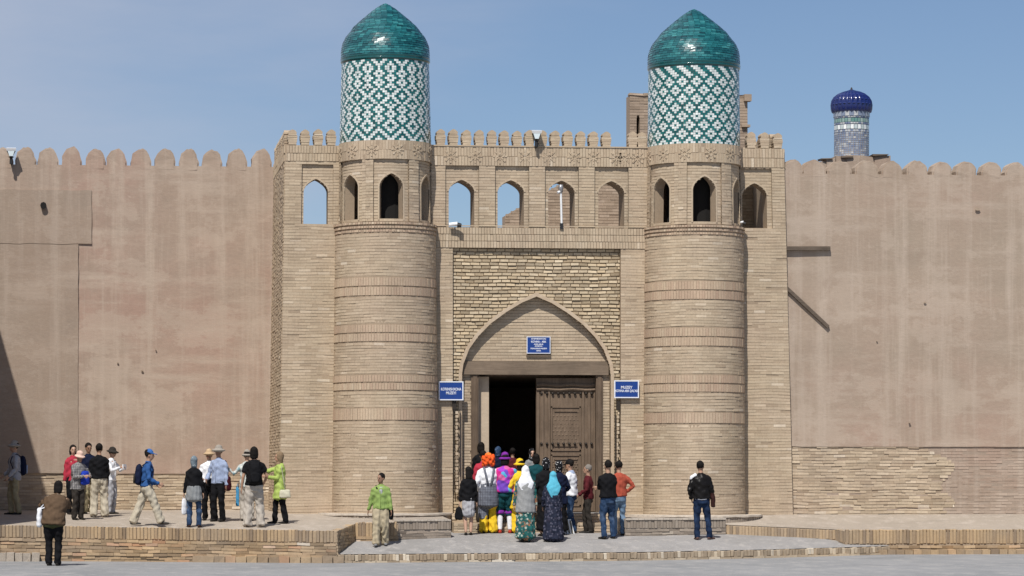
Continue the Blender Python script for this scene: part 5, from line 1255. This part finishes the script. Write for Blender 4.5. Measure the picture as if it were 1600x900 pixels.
def backpack(c, label, mat, mat2=None):
    t = carry(c, 'backpack', label, 'backpack'); T, k = c['T'], c['k']; b = Blob()
    b.loft([T(0, .195, z) for z in (.96, 1.0, 1.15, 1.32, 1.40, 1.43)], [(a * k, d * k) for a, d in ((.11, .05), (.145, .085), (.15, .095), (.135, .085), (.10, .06), (.05, .03))], n=16); blob_obj(b, 'pack', mat, t, .013, 2, .006)
    b = Blob(); b.loft([T(0, .285, z) for z in (1.0, 1.06, 1.16, 1.2)], [(a * k, .03 * k) for a in (.08, .11, .11, .08)]); blob_obj(b, 'front_pocket', mat2 or mat, t, .013, 2)
    for s in (-1, 1):
        b = Blob(); b.loft([T(s * .09, .13, 1.40), T(s * .10, .03, 1.475), T(s * .105, -.09, 1.40), T(s * .115, -.135, 1.28), T(s * .15, -.08, 1.12), T(s * .14, .12, 1.02)], [(.026 * k, .010 * k)] * 6, n=8); blob_obj(b, 'strap', mat, t, 0)
def hangbag(c, name, label, mat, pos, size, strap_from=None, rot=0, strapmat=None):
    """pos: centre of the bag in the wearer's frame"""
    t = carry(c, name, label, 'bag'); k, S = c['k'], c['S']; p = S(pos); b = Blob(); w_, d_, h_ = [q * k for q in size]
    b.loft([p + Vector((0, 0, -h_)), p + Vector((0, 0, -h_ * .8)), p, p + Vector((0, 0, h_ * .8)), p + Vector((0, 0, h_))], [(w_ * .85, d_ * .8), (w_, d_), (w_ * .96, d_), (w_ * .85, d_ * .7), (w_ * .7, d_ * .35)], (math.cos(R(rot)), math.sin(R(rot)), 0), 14); blob_obj(b, 'pouch', mat, t, .013, 2, .006)
    if strap_from:
        pts = [p + Vector((0, 0, h_ * .9))] + [c['T'](*q) for q in strap_from] + [p + Vector((0, 0, h_ * .9))] if len(strap_from) > 1 else [p + Vector((w_ * .5, 0, h_ * .9)), c['S'](strap_from[0]), p + Vector((-w_ * .5, 0, h_ * .9))]
        b = Blob(); b.loft(pts, [(.016 * k, .007 * k)] * len(pts), n=6); blob_obj(b, 'strap', strapmat or mat, t, 0)
def handitem(c, name, label, cat, mat, pos, half, rot=0):
    t = carry(c, name, label, cat); b = Blob(); b.boxy(c['S'](pos), [q * c['k'] for q in half], R(rot)); o = blob_obj(b, 'body', mat, t, 0); o.data.polygons.foreach_set('use_smooth', [False] * 6)
    if cat == 'camera':
        q = Blob(); p = c['S'](pos); q.loft([p, p + Vector((0, -.09, 0)) * c['k']], [.03 * c['k'], .033 * c['k']]); blob_obj(q, 'lens', mat, t, 0)

K = lambda v: (v, v, v)
black = fabric('black', 'plain', [(.008, .008, .0095)]); navy = fabric('navy', 'plain', [(.009, .013, .035)]); blackl = fabric('leather', 'plain', [(.010, .009, .009)], .35)
khaki = fabric('khaki', 'plain', [(.40, .34, .235)]); beige = fabric('beige', 'plain', [(.46, .41, .32)]); olive = fabric('olive_khaki', 'plain', [(.33, .28, .17)]); greyk = fabric('stone', 'plain', [(.42, .38, .33)])
white = fabric('white', 'plain', [(.74, .75, .78)]); grey = fabric('grey', 'plain', [(.22, .23, .235)]); lgrey = fabric('light_grey', 'plain', [(.36, .36, .38)])
jeans = fabric('jeans', 'jeans', [(.022, .045, .095), (.10, .15, .24)]); jeansd = fabric('dark_jeans', 'jeans', [(.010, .020, .048), (.03, .06, .13)]); jeansl = fabric('light_jeans', 'jeans', [(.13, .20, .29), (.22, .31, .42)])
blue = fabric('blue', 'plain', [(.03, .09, .25)]); bluecap = fabric('blue_cap', 'plain', [(.045, .13, .36)]); pale_blue = fabric('pale_blue', 'plain', [(.30, .36, .50)])
lime = fabric('lime', 'plain', [(.36, .46, .12)]); green = fabric('green', 'plain', [(.235, .33, .10)]); brown = fabric('brown', 'plain', [(.105, .068, .042)]); tan = fabric('tan_scarf', 'plain', [(.22, .155, .095)])
maroon = fabric('maroon', 'plain', [(.085, .014, .018)]); rust = fabric('rust', 'plain', [(.36, .075, .045)]); red = fabric('red', 'plain', [(.40, .035, .06)]); darktr = fabric('charcoal', 'plain', [(.035, .03, .026)])
turq = fabric('turquoise', 'plain', [(.10, .42, .56)]); teal = fabric('teal', 'plain', [(.008, .055, .065)]); yellow = fabric('yellow', 'plain', [(.75, .50, .03)]); orange = fabric('orange', 'plain', [(.85, .21, .04)])
purple = fabric('purple', 'plain', [(.20, .03, .30)]); plaid = fabric('plaid', 'plaid', [(.32, .31, .30), (.09, .09, .10)]); plaidd = fabric('overall_plaid', 'plaid', [(.20, .22, .26), (.07, .07, .09)])
floral = fabric('green_floral', 'floral', [(.02, .10, .095), (.42, .46, .40), (.30, .14, .08)], sc=.8); darkfl = fabric('dark_floral', 'floral', [(.018, .022, .040), (.085, .085, .12), (.03, .03, .05)], sc=1.)
multi = fabric('costume', 'patches', [(.55, .03, .22), (.10, .40, .62), (.34, .05, .48), (.62, .12, .32), (.16, .06, .42)]); dots = fabric('polka', 'dots', [(.012, .012, .014), (.75, .75, .75)])
straw = fabric('straw', 'plain', [(.50, .36, .22)]); pinkhat = fabric('pink_hat', 'plain', [(.66, .46, .38)]); greyhat = fabric('grey_hat', 'plain', [(.32, .29, .25)]); bandred = fabric('band_red', 'plain', [(.25, .05, .03)])
greysc = fabric('grey_scarf', 'dots', [(.16, .20, .23), (.30, .34, .36)]); winebag = fabric('wine', 'plain', [(.05, .008, .012)]); palebag = fabric('pale_bag', 'plain', [(.52, .50, .38)])
silvert = fabric('silver_top', 'floral', [(.45, .48, .46), (.62, .64, .60), (.16, .30, .34)]); lightshirt = fabric('shade_shirt', 'plain', [(.36, .36, .38)]); cobalt = fabric('cobalt', 'plain', [(.02, .05, .40)]); cyan = fabric('cyan_cloth', 'plain', [(.06, .26, .46)])
G1 = 'tourists standing on the brick terrace'; G2 = 'crowd pressing in at the gate'
TL, PL = z_ter_l, z_plat
def z_in(x, y): return Zfl + .0
def tied_cloth(c):
    T, k = c['T'], c['k']; b = Blob(); b.loft([T(0, .012, z) for z in (.68, .74, .90, 1.04)], [(a * k, q * k) for a, q in ((.21, .155), (.21, .16), (.195, .15), (.16, .125))], n=18); blob_obj(b, 'tied_cloth', grey, c['t'], .014, 2, .008, .01)
def inner_shirt(c, mat):
    T, k = c['T'], c['k']; b = Blob(); b.loft([T(0.01, -.118, 1.24), T(.01, -.118, 1.34), T(.005, -.088, 1.43)], [(.03 * k, .02 * k), (.045 * k, .02 * k), (.055 * k, .02 * k)]); blob_obj(b, 'undershirt', mat, c['t'], .012, 1)
def quilts(c):
    T, k = c['T'], c['k']
    b = Blob()
    for z in (.93, 1.02, 1.12, 1.22, 1.31): b.loft([T(.0, .0, z - .012), T(0, 0, z + .012)], [(.20 * k, .162 * k), (.20 * k, .162 * k)], n=20)
    b2 = Blob(); b2.loft([T(0, .0, 1.44), T(0, .0, 1.475)], [(.09 * k, .085 * k), (.078 * k, .072 * k)]); blob_obj(b2, 'collar_lining', white, c['t'], .012, 1)
    b3 = Blob(); b3.loft([T(0, .0, .80), T(0, .0, .86)], [(.212 * k, .168 * k), (.212 * k, .168 * k)], n=20); blob_obj(b3, 'jacket_hem', fabric('olive_hem', 'plain', [(.06, .065, .03)]), c['t'], .013, 1)
def overalls(c):
    T, k = c['T'], c['k']
    for s in (-1, 1):
        b = Blob(); b.loft([T(s * .10, .155, 1.02), T(-s * .0 + s * .03, .150, 1.22), T(-s * .09, .085, 1.43), T(-s * .09, .0, 1.49)] if False else [T(s * .03, .172, 1.06), T(s * .07, .172, 1.25), T(s * .105, .118, 1.43), T(s * .105, .0, 1.50)], [(.026 * k, .014 * k)] * 4, n=8); blob_obj(b, 'strap', plaidd, c['t'], 0)
    b = Blob(); b.loft([T(0, .005, .62), T(0, .008, .80), T(0, .008, .95), T(0, .008, 1.12)], [(a * k, q * k) for a, q in ((.24, .20), (.24, .20), (.225, .19), (.19, .165))], n=16); hip, kn, an = c['LG'][1]; b.loft([hip, kn, kn.lerp(an, .45)], [.13 * k, .118 * k, .105 * k]); blob_obj(b, 'overalls', plaidd, c['t'], .014, 2, .006)
def sleeve(c, i, mat):
    sh, el, hd = c['AR'][i]; k = c['k']; b = Blob(); b.loft([sh.lerp(el, .35), el, el.lerp(hd, .8)], [.074 * k, .078 * k, .062 * k]); blob_obj(b, 'puffed_sleeve', mat, c['t'], .013, 2, .006)
def stockings(c):
    k = c['k']
    for hip, kn, an in c['LG']:
        b = Blob(); b.loft([kn.lerp(an, .15), kn.lerp(an, .5), an], [.068 * k, .062 * k, .048 * k]); blob_obj(b, 'stocking', white, c['t'], .013, 1)
        b = Blob(); b.loft([kn.lerp(an, .02), kn.lerp(an, .16)], [.10 * k, .105 * k]); blob_obj(b, 'ruffle', purple, c['t'], .013, 1, .012)
def long_vest(c, mat, z0):
    T, k, bw = c['T'], c['k'], c['bw']; b = Blob(); b.loft([T(0, .006, z) for z in (z0, lerp(z0, 1.1, .5), 1.12, 1.28, 1.39, 1.45)], [(a * k * bw, q * k * bw) for a, q in ((.215, .165), (.195, .155), (.180, .145), (.19, .142), (.182, .128), (.11, .08))], n=18)
    blob_obj(b, 'long_vest', fabric('vest_grey', 'plain', [(.27, .275, .275)]), c['t'], .014, 2, .007, .006)
def neck_cloth(c):
    T, k = c['T'], c['k']; b = Blob(); b.loft([T(0, .02, 1.42), T(0, .01, 1.50)], [(.12 * k, .10 * k), (.075 * k, .072 * k)]); blob_obj(b, 'blue_collar', pale_blue, c['t'], .013, 1)
def jacket_tail(c):
    T, k = c['T'], c['k']; b = Blob(); b.loft([T(-.0, .02, .90), T(0, .02, .955)], [(.155 * k, .125 * k), (.155 * k, .125 * k)]); blob_obj(b, 'white_shirt_tail', white, c['t'], .013, 1)
    b = Blob(); b.loft([T(.02, .0, 1.28), T(-.15, .0, 1.44), T(-.19, .0, 1.32)] if False else [T(.10, .03, 1.46), T(.19, .0, 1.40), T(.22, -.03, 1.26)], [.05 * k, .062 * k, .05 * k]); blob_obj(b, 'white_shoulder', white, c['t'], .013, 1)
    b = Blob(); b.loft([T(-.22, -.03, 1.15), T(-.26, -.02, .92), T(-.265, -.01, .74)], [.058 * k, .056 * k, .050 * k]); blob_obj(b, 'loose_sleeve', fabric('leather_brown', 'plain', [(.035, .014, .012)], .4), c['t'], .013, 1, .008)
# --- on the terrace, from the shade to the gate
person('man in a sun hat and grey shirt with a backpack in the dark wall shadow', 23, 689, 804, TL, -75, group=G1, feet=((-.09, -.06), (.10, .08)), hands=((-.20, -.22, .95), (.22, -.20, .92)), skin='skin', top=('shirt', lightshirt, .84, 1.2), legs=('trousers', olive), hair=('short', 'hair_black'), hat=('brim', greyhat),
       extra=lambda c: backpack(c, 'navy backpack with a pale blue patch worn by the man in the wall shadow', navy, pale_blue))
person('woman with short dark hair and a bright red scarf behind the pink hatted tourist', 114, 694, 804, TL, 15, group=G1, skin='skin_light', female=True, top=('shirt', red, .86), legs=('trousers', black), hair=('bob', 'hair_black'), lod=1.2)
person('tourist in a pale pink bucket hat and grey plaid shirt bending over a map', 121, 705, 812, TL, 35, group=G1, lean=(0, -.12), head_tilt=14, hands=((-.02, -.33, 1.12), (.16, -.33, 1.12)), top=('shirt', plaid, .78, 1.25), legs=('trousers', darktr), hair=('short', 'hair_black'), hat=('bucket', pinkhat),
       extra=lambda c: hangbag(c, 'shoulder_bag', 'cobalt blue bag hanging before the pink hatted tourist', cobalt, (.10, -.20, 1.08), (.14, .07, .17), [(.0, .02, 1.48), (-.1, .05, 1.44)]))
person('man in a dark navy jacket and khaki trousers facing out of the group', 138, 691, 803, TL, 20, group=G1, skin='skin_dark', hands=((-.1, -.28, 1.05), (.2, -.1, .85)), top=('jacket', navy, .84, 1.2), legs=('loose', olive), hair=('short', 'hair_black'), head_tilt=8)
person('man in a black sweater and beige trousers with his back turned among the group', 155, 692, 808, TL, 184, group=G1, feet=((-.14, 0), (.14, .02)), toes=(-12, 12), hands=((-.20, -.12, .86), (.25, .0, .80)), top=('sweater', black, .94, 1.22), legs=('loose', beige), hair=('short', 'hair_black'), shoes=(.2, .19, .17), face=False)
person('person in a dark wide brimmed hat and white shirt holding up a white guidebook', 173, 699, 803, TL, 62, group=G1, lean=(0, -.05), head_tilt=10, hands=((-.10, -.34, 1.24), (.12, -.34, 1.22)), top=('shirt', white, .90, 1.15), legs=('trousers', lgrey), hair=('short', 'hair_black'), hat=('brim', darktr),
       extra=lambda c: (handitem(c, 'guidebook', 'white guidebook held open by the person in the dark wide brimmed hat', 'book', white, (.02, -.40, 1.26), (.09, .015, .07)), hangbag(c, 'shoulder_bag', 'dark bag at the hip of the person reading the white guidebook', darktr, (-.22, .05, .92), (.06, .10, .13), [(0, -.1, 1.44), (.1, .08, 1.44)])))
person('man in a blue cap and blue jacket striding right along the terrace', 229, 701, 823, TL, 88, group=G1, feet=((-.08, -.36, .0), (.08, .32, .03)), lean=(0, -.07), hands=((-.20, -.28, .98), (.22, -.22, .96)), hints=((-.3, 1, 0), (.3, 1, 0)), head_tilt=4, top=('jacket', blue, .92, 1.15), legs=('loose', beige), hair=('short', 'hair_black'), hat=('cap', bluecap), shoes=(.06, .055, .05),
       extra=lambda c: backpack(c, 'navy backpack on the striding man in the blue cap', navy, darktr))
person('woman in a grey headscarf and black top, grey cloth tied at her waist', 303, 712, 824, TL, 176, group=G1, female=True, feet=((-.13, .02), (.12, .0)), toes=(-14, 14), hands=((-.23, -.03, .84), (.25, -.05, .84)), top=('sweater', black, .98, 1.12), legs=('jeans', jeans), hat=('scarf', greysc), shoes=(.04, .02, .015), face=False,
       extra=lambda c: (tied_cloth(c), hangbag(c, 'paper_bag', 'white paper bag in the hand of the woman with the grey patterned headscarf', white, (.24, -.05, .52), (.09, .04, .20), [(.24, -.05, .84)], 40)))
person('man in a striped straw hat and white vest with a strap across his chest', 327, 702, 813, TL, -18, group=G1, hands=((-.12, -.25, 1.05), (.22, -.12, .86)), top=('shirt', white, .96, 1.15), legs=('trousers', black), hair=('short', 'hair_black'), hat=('straw', straw, bandred), skin='skin_dark',
       extra=lambda c: hangbag(c, 'shoulder_bag', 'black bag at the waist of the man in the white vest', black, (.06, -.17, .96), (.13, .06, .10), [(.02, -.14, 1.25), (-.10, -.05, 1.46)]))
person('man in a pale blue shirt and grey sun hat beside the white vested man', 342, 696, 815, TL, -35, group=G1, hands=((-.2, -.22, .98), (.25, -.05, .82)), top=('shirt', pale_blue, .90, 1.16), legs=('trousers', black), hair=('short', 'hair_black'), hat=('brim', greyhat), skin='skin_dark',
       extra=lambda c: hangbag(c, 'shoulder_bag', 'wine red bag on the hip of the man in the pale blue shirt', winebag, (.24, .02, .90), (.075, .10, .16), [(.18, 0, 1.44), (.2, .08, 1.3)]))
person('person in a pale hat hidden behind the black shirted man, arm stretched out pointing', 386, 703, 814, TL, 175, group=G1, female=True, hands=((-.20, -.1, .9), (.52, .06, 1.36)), hints=((-.5, .8, 0), (0, .2, -1)), top=('shirt', silvert, .86, 1.15), legs=('trousers', greyk), hair=('short', 'hair_black'), hat=('bucket', greyhat), face=False,
       extra=lambda c: hangbag(c, 'scarf', 'blue cloth hanging down beside the black shirted man', cyan, (.24, .0, .62), (.05, .03, .24), [(.22, -.0, 1.0)]))
person('man in a black T-shirt seen from behind, arms out, beige trousers', 397, 697, 824, TL, 182, group=G1, feet=((-.15, .0), (.15, .03)), toes=(-15, 15), hands=((-.24, -.22, .98), (.27, -.03, .86)), top=('tshirt', black, .93, 1.2), legs=('loose', greyk), hair=('bob', 'hair_black'), shoes=(.12, .10, .08), face=False,
       extra=lambda c: backpack(c, 'black backpack on the black shirted man in front of the lime coated woman', black))
person('woman in a lime green coat and brown headscarf pointing left', 437, 705, 818, TL, -82, group=G1, female=True, feet=((-.08, -.12), (.08, .14)), hands=((-.18, -.50, 1.40), (.12, -.34, 1.16)), hints=((0, .2, -1), (0, .5, -1)), top=('coat', lime, .62, 1.2, 1.2), legs=('trousers', black), hat=('scarf', tan), face=True,
       extra=lambda c: hangbag(c, 'shoulder_bag', 'pale cream bag on the hip of the lime coated woman', palebag, (.26, .08, .74), (.15, .05, .10), [(.20, .0, 1.42), (.22, .06, 1.1)], 80))
person('man in a green jacket and khaki trousers walking forward alone below the tower', 595, 738, 853, PL, -8, feet=((-.10, -.14, .0), (.09, .12, .02)), toes=(-8, 14), hands=((-.30, .05, .86), (.26, -.10, .84)), head_turn=-35, skin='skin_dark', top=('jacket', green, .90, 1.18), legs=('loose', khaki), hair=('short', 'hair_black'), shoes=(.2, .2, .2),
       extra=lambda c: (hangbag(c, 'shoulder_bag', 'black bag on the left hip of the man in the green jacket', black, (.25, .02, .80), (.06, .09, .15), [(-.10, -.11, 1.42), (-.12, .03, 1.47), (.02, .12, 1.3)]), inner_shirt(c, lgrey)))
# --- on the street
person('woman in a brown quilted jacket and black trousers taking a photo from the street', 83, 750, 884, z_street, 168, feet=((-.09, 0), (.09, .01)), lean=(-.10, -.26), hands=((-.02, -.40, 1.32), (.12, -.38, 1.30)), hints=((-1, .2, -.5), (1, .2, -.5)), head_tilt=8, head_turn=-8, female=True, build=1.3, top=('jacket', brown, .84, 1.26), legs=('trousers', black), hair=('bob', 'hair_black'), face=False,
       extra=lambda c: (handitem(c, 'camera', 'black camera held up by the woman in the brown quilted jacket', 'camera', black, (.05, -.46, 1.36), (.07, .03, .045)), quilts(c), hangbag(c, 'shoulder_bag', 'white bag on the left side of the woman in the brown jacket', white, (.27, .05, .98), (.06, .10, .19), [(.16, 0, 1.40), (.2, .1, 1.2)])))
# --- at the gate, front rank
person('dark haired woman in a black jacket and grey knee skirt with bare legs', 732, 728, 836, PL, 178, group=G2, female=True, feet=((-.06, .0), (.07, .03)), hands=((-.22, -.06, .82), (.23, -.02, .80)), top=('jacket', black, .90, 1.16), legs=('skirt', lgrey, .50, .95), hair=('long', 'hair_black'), face=False, skin='skin_light',
       extra=lambda c: hangbag(c, 'handbag', 'black handbag hanging from the hand of the woman in the grey skirt', black, (.25, .0, .56), (.05, .12, .16), [(.24, -.02, .80)], 60))
person('clown costumed performer with an orange hat, grey plaid overalls and yellow trouser legs', 763, 708, 833, PL, 182, group=G2, feet=((-.11, 0), (.11, .02)), hands=((-.22, -.26, 1.10), (.20, -.10, .95)), build=1.1, top=('shirt', white, .95, 1.22), legs=('loose', yellow), hair=('wig', 'hair_orange'), hat=('brim', orange, orange), face=False,
       extra=lambda c: (overalls(c), sleeve(c, 0, yellow)))
person('clown costumed performer in a purple hat and pink, cyan and violet patchwork top', 789, 706, 832, PL, 176, group=G2, hands=((-.22, -.2, 1.1), (.22, -.2, 1.1)), build=1.15, top=('shirt', multi, .92, 1.28), legs=('short', teal), hair=('bob', 'hair_black'), hat=('bucket', purple), face=False, shoes=(.45, .05, .03), extra=stockings)
person('clown costumed performer in a floppy yellow hat behind the white scarfed woman', 812, 713, 829, PL, 200, group=G2, head_turn=20, hands=((-.25, -.12, .98), (.24, -.1, .96)), build=1.05, top=('shirt', yellow, .60, 1.3, 1.15), legs=('loose', yellow), hair=('bob', 'hair_black'), hat=('bucket', yellow), face=False)
person('elderly woman in a long white headscarf, grey vest and green floral skirt', 821, 727, 847, PL, 178, group=G2, female=True, build=1.22, feet=((-.08, 0), (.08, .02)), hands=((-.26, -.04, .82), (.26, -.04, .84)), top=('shirt', floral, .88, 1.1), legs=('skirt', floral, .10, 1.12), hat=('drape', white), face=False, extra=lambda c: long_vest(c, grey, .70))
person('woman in a turquoise headscarf and a long dark flowered dress', 864, 736, 846, PL, 182, group=G2, female=True, build=1.18, feet=((-.08, 0), (.08, .02)), hands=((-.24, -.14, .86), (.24, -.12, .88)), top=('shirt', darkfl, .90, 1.16, .96), legs=('dress', darkfl, .06, 1.35), hat=('drape', turq), face=False)
person('stout person in black with a spotted black headscarf, right behind the turquoise scarf', 853, 714, 838, PL, 190, group=G2, female=True, build=1.1, hands=((-.2, -.2, 1.), (.22, -.1, .9)), top=('shirt', black, .75, 1.2, 1.15), legs=('skirt', black, .15, 1.2), hat=('scarf', dots), face=False)
person('dark clad woman in a spotted scarf between turquoise scarf and white shirt', 873, 719, 836, PL, 200, group=G2, female=True, build=1.05, hands=((-.2, -.2, 1.), (.22, -.1, .9)), top=('shirt', navy, .75, 1.2, 1.15), legs=('skirt', black, .12, 1.25), hat=('scarf', dots), face=False)
person('man in a black cap, white T-shirt and blue jeans looking towards the door', 893, 717, 833, PL, -112, group=G2, feet=((-.10, -.04), (.11, .08)), lean=(0, -.05), hands=((-.16, -.30, 1.02), (.20, -.32, .98)), head_tilt=10, top=('tshirt', white, .90, 1.2), legs=('jeans', jeans), hair=('short', 'hair_black'), hat=('cap', black),
       extra=lambda c: (neck_cloth(c), handitem(c, 'leaflet', 'white leaflet in the hands of the man in the white T-shirt', 'paper', white, (.10, -.40, .98), (.07, .06, .01), 20)))
person('grey haired man in a maroon sweater and dark trousers facing the door', 919, 721, 829, PL, -100, group=G2, feet=((-.09, -.06), (.10, .08)), hands=((-.14, -.26, 1.0), (.18, -.24, .98)), top=('sweater', maroon, .88, 1.14), legs=('trousers', darktr), hair=('short', 'hair_grey'), build=.95)
person('man in a black sweater and blue jeans with his arms folded', 950, 718, 842, PL, 200, group=G2, feet=((-.14, 0), (.12, .03)), toes=(-14, 12), hands=((.10, -.26, 1.16), (-.10, -.28, 1.12)), hints=((-1, .1, -.4), (1, .1, -.4)), top=('sweater', black, .94, 1.22), legs=('jeans', jeans), hair=('short', 'hair_black'), face=False, build=1.05)
person('man in a rust red sweater and pale jeans with a hand on his hip', 967, 719, 837, PL, 184, group=G2, feet=((-.10, 0), (.11, .03)), hands=((-.17, -.05, 1.02), (.2, -.1, .95)), hints=((-1, .5, 0), (.5, .8, 0)), top=('sweater', rust, .94, 1.2), legs=('jeans', jeansl), hair=('short', 'hair_black'), face=False)
# --- deeper in the doorway
person('dark clad person pressed against the left door post', 752, 690, 0, z_in, 150, Y=.10, group=G2, top=('shirt', black, .8, 1.15), legs=('trousers', black), hair=('bob', 'hair_black'), face=False, lod=1.3)
person('person with a dark blue hair scarf just inside the doorway', 778, 697, 0, z_in, 180, Y=.75, group=G2, female=True, top=('shirt', navy, .8, 1.15), legs=('skirt', navy, .2, 1.2), hat=('scarf', fabric('slate', 'dots', [(.03, .06, .12), (.15, .2, .3)])), face=False, lod=1.3)
person('bareheaded dark haired person inside the doorway between the yellow and purple hats', 801, 699, 0, z_in, 180, Y=1.1, group=G2, top=('shirt', maroon, .8, 1.15), legs=('trousers', black), hair=('short', 'hair_black'), face=False, lod=1.3)
person('woman inside the doorway facing out under a spotted dark scarf', 831, 700, 0, z_in, 5, Y=.55, group=G2, female=True, skin='skin_light', top=('shirt', grey, .8, 1.15), legs=('skirt', black, .2, 1.2), hat=('scarf', dots), lod=1.2)
person('person in a deep teal coat on the step behind the spotted scarves', 838, 708, 0, lambda x, y: lerp(.55, Zfl, .5), 178, Y=-.55, group=G2, build=1.12, top=('coat', teal, .7, 1.25), legs=('trousers', black), hair=('bob', 'hair_black'), face=False)
person('red shirted person squeezed between the orange hat and the door post', 755, 703, 0, lambda x, y: lerp(.55, Zfl, .5), 178, Y=-.5, group=G2, top=('shirt', red, .8, 1.15), legs=('trousers', darktr), hair=('short', 'hair_black'), face=False, lod=1.3)
# --- alone at the right
person('man with a black leather jacket slung over his shoulders, alone by the right tower', 1096, 719, 843, PL, 172, feet=((-.19, -.06), (.10, .04)), toes=(-40, 12), hands=((-.20, -.16, .92), (.22, -.10, .92)), head_turn=-14, lean=(.03, 0), top=('jacket', blackl, .93, 1.24), legs=('jeans', jeansd), hair=('short', 'hair_black'), shoes=(.12, .07, .06), face=False, extra=jacket_tail)
# striped bag leaning on the ground
p0 = find_ground(889, 834, z_plat); t = thing('tote_bag', 'white striped tote bag leaning on the ground behind the turquoise scarfed woman', 'bag', p0)
mb = MB(); mb.add([(-.12, -.05, 0), (.12, -.03, 0), (.10, .05, 0), (-.12, .05, 0), (-.16, -.02, .30), (.04, .0, .32), (.03, .06, .32), (-.16, .05, .30)], [(0, 3, 2, 1), (4, 5, 6, 7), (0, 1, 5, 4), (1, 2, 6, 5), (2, 3, 7, 6), (3, 0, 4, 7)]); o = mb.build('pouch', M['white_paint'], None); o.parent = t
for k_ in range(3):
    mb = MB(); x = -.08 + k_ * .07; mb.add([(x, -.056, .01), (x + .03, -.053, .01), (x - .02, -.026, .29), (x - .05, -.028, .29)], [(0, 1, 2, 3)]); o = mb.build('stripe', fabric('stripe', 'plain', [(.12, .11, .08)]), None); o.parent = t

# bake the remeshed figures once
bpy.context.view_layer.update(); dg = bpy.context.evaluated_depsgraph_get(); res = []
for o, wr, fold in BAKE: res.append(bpy.data.meshes.new_from_object(o.evaluated_get(dg)))
for (o, wr, fold), me in zip(BAKE, res):
    if wr or fold:
        n = len(me.vertices); co = np.empty(n * 3, np.float32); no = np.empty(n * 3, np.float32); me.vertices.foreach_get('co', co); me.vertices.foreach_get('normal', no); co = co.reshape(-1, 3); no = no.reshape(-1, 3)
        off = hash(o.name) % 97; sd = sum(ord(ch) for ch in o.name)
        x, y, z = co[:, 0] + sd, co[:, 1] + sd * .7, co[:, 2]
        w_ = np.sin(23 * z + 17 * x + 3 * np.sin(9 * y + 5 * z)) * np.sin(15 * x - 19 * y + 2.5 * np.sin(11 * z)) + .6 * np.sin(41 * z - 22 * x + 31 * y)
        ang = np.arctan2(co[:, 1], co[:, 0]); fo = np.sin(ang * 11 + 2 * np.sin(4 * z) + sd) * np.clip(1.1 - z, .1, 1)
        co = co + no * (wr * .6 * w_ + fold * fo)[:, None]; me.vertices.foreach_set('co', co.astype(np.float32).ravel()); me.update()
    me.materials.clear(); me.materials.append(o.data.materials[0]); me.polygons.foreach_set('use_smooth', [True] * len(me.polygons)); old_ = o.data; o.modifiers.clear(); o.data = me
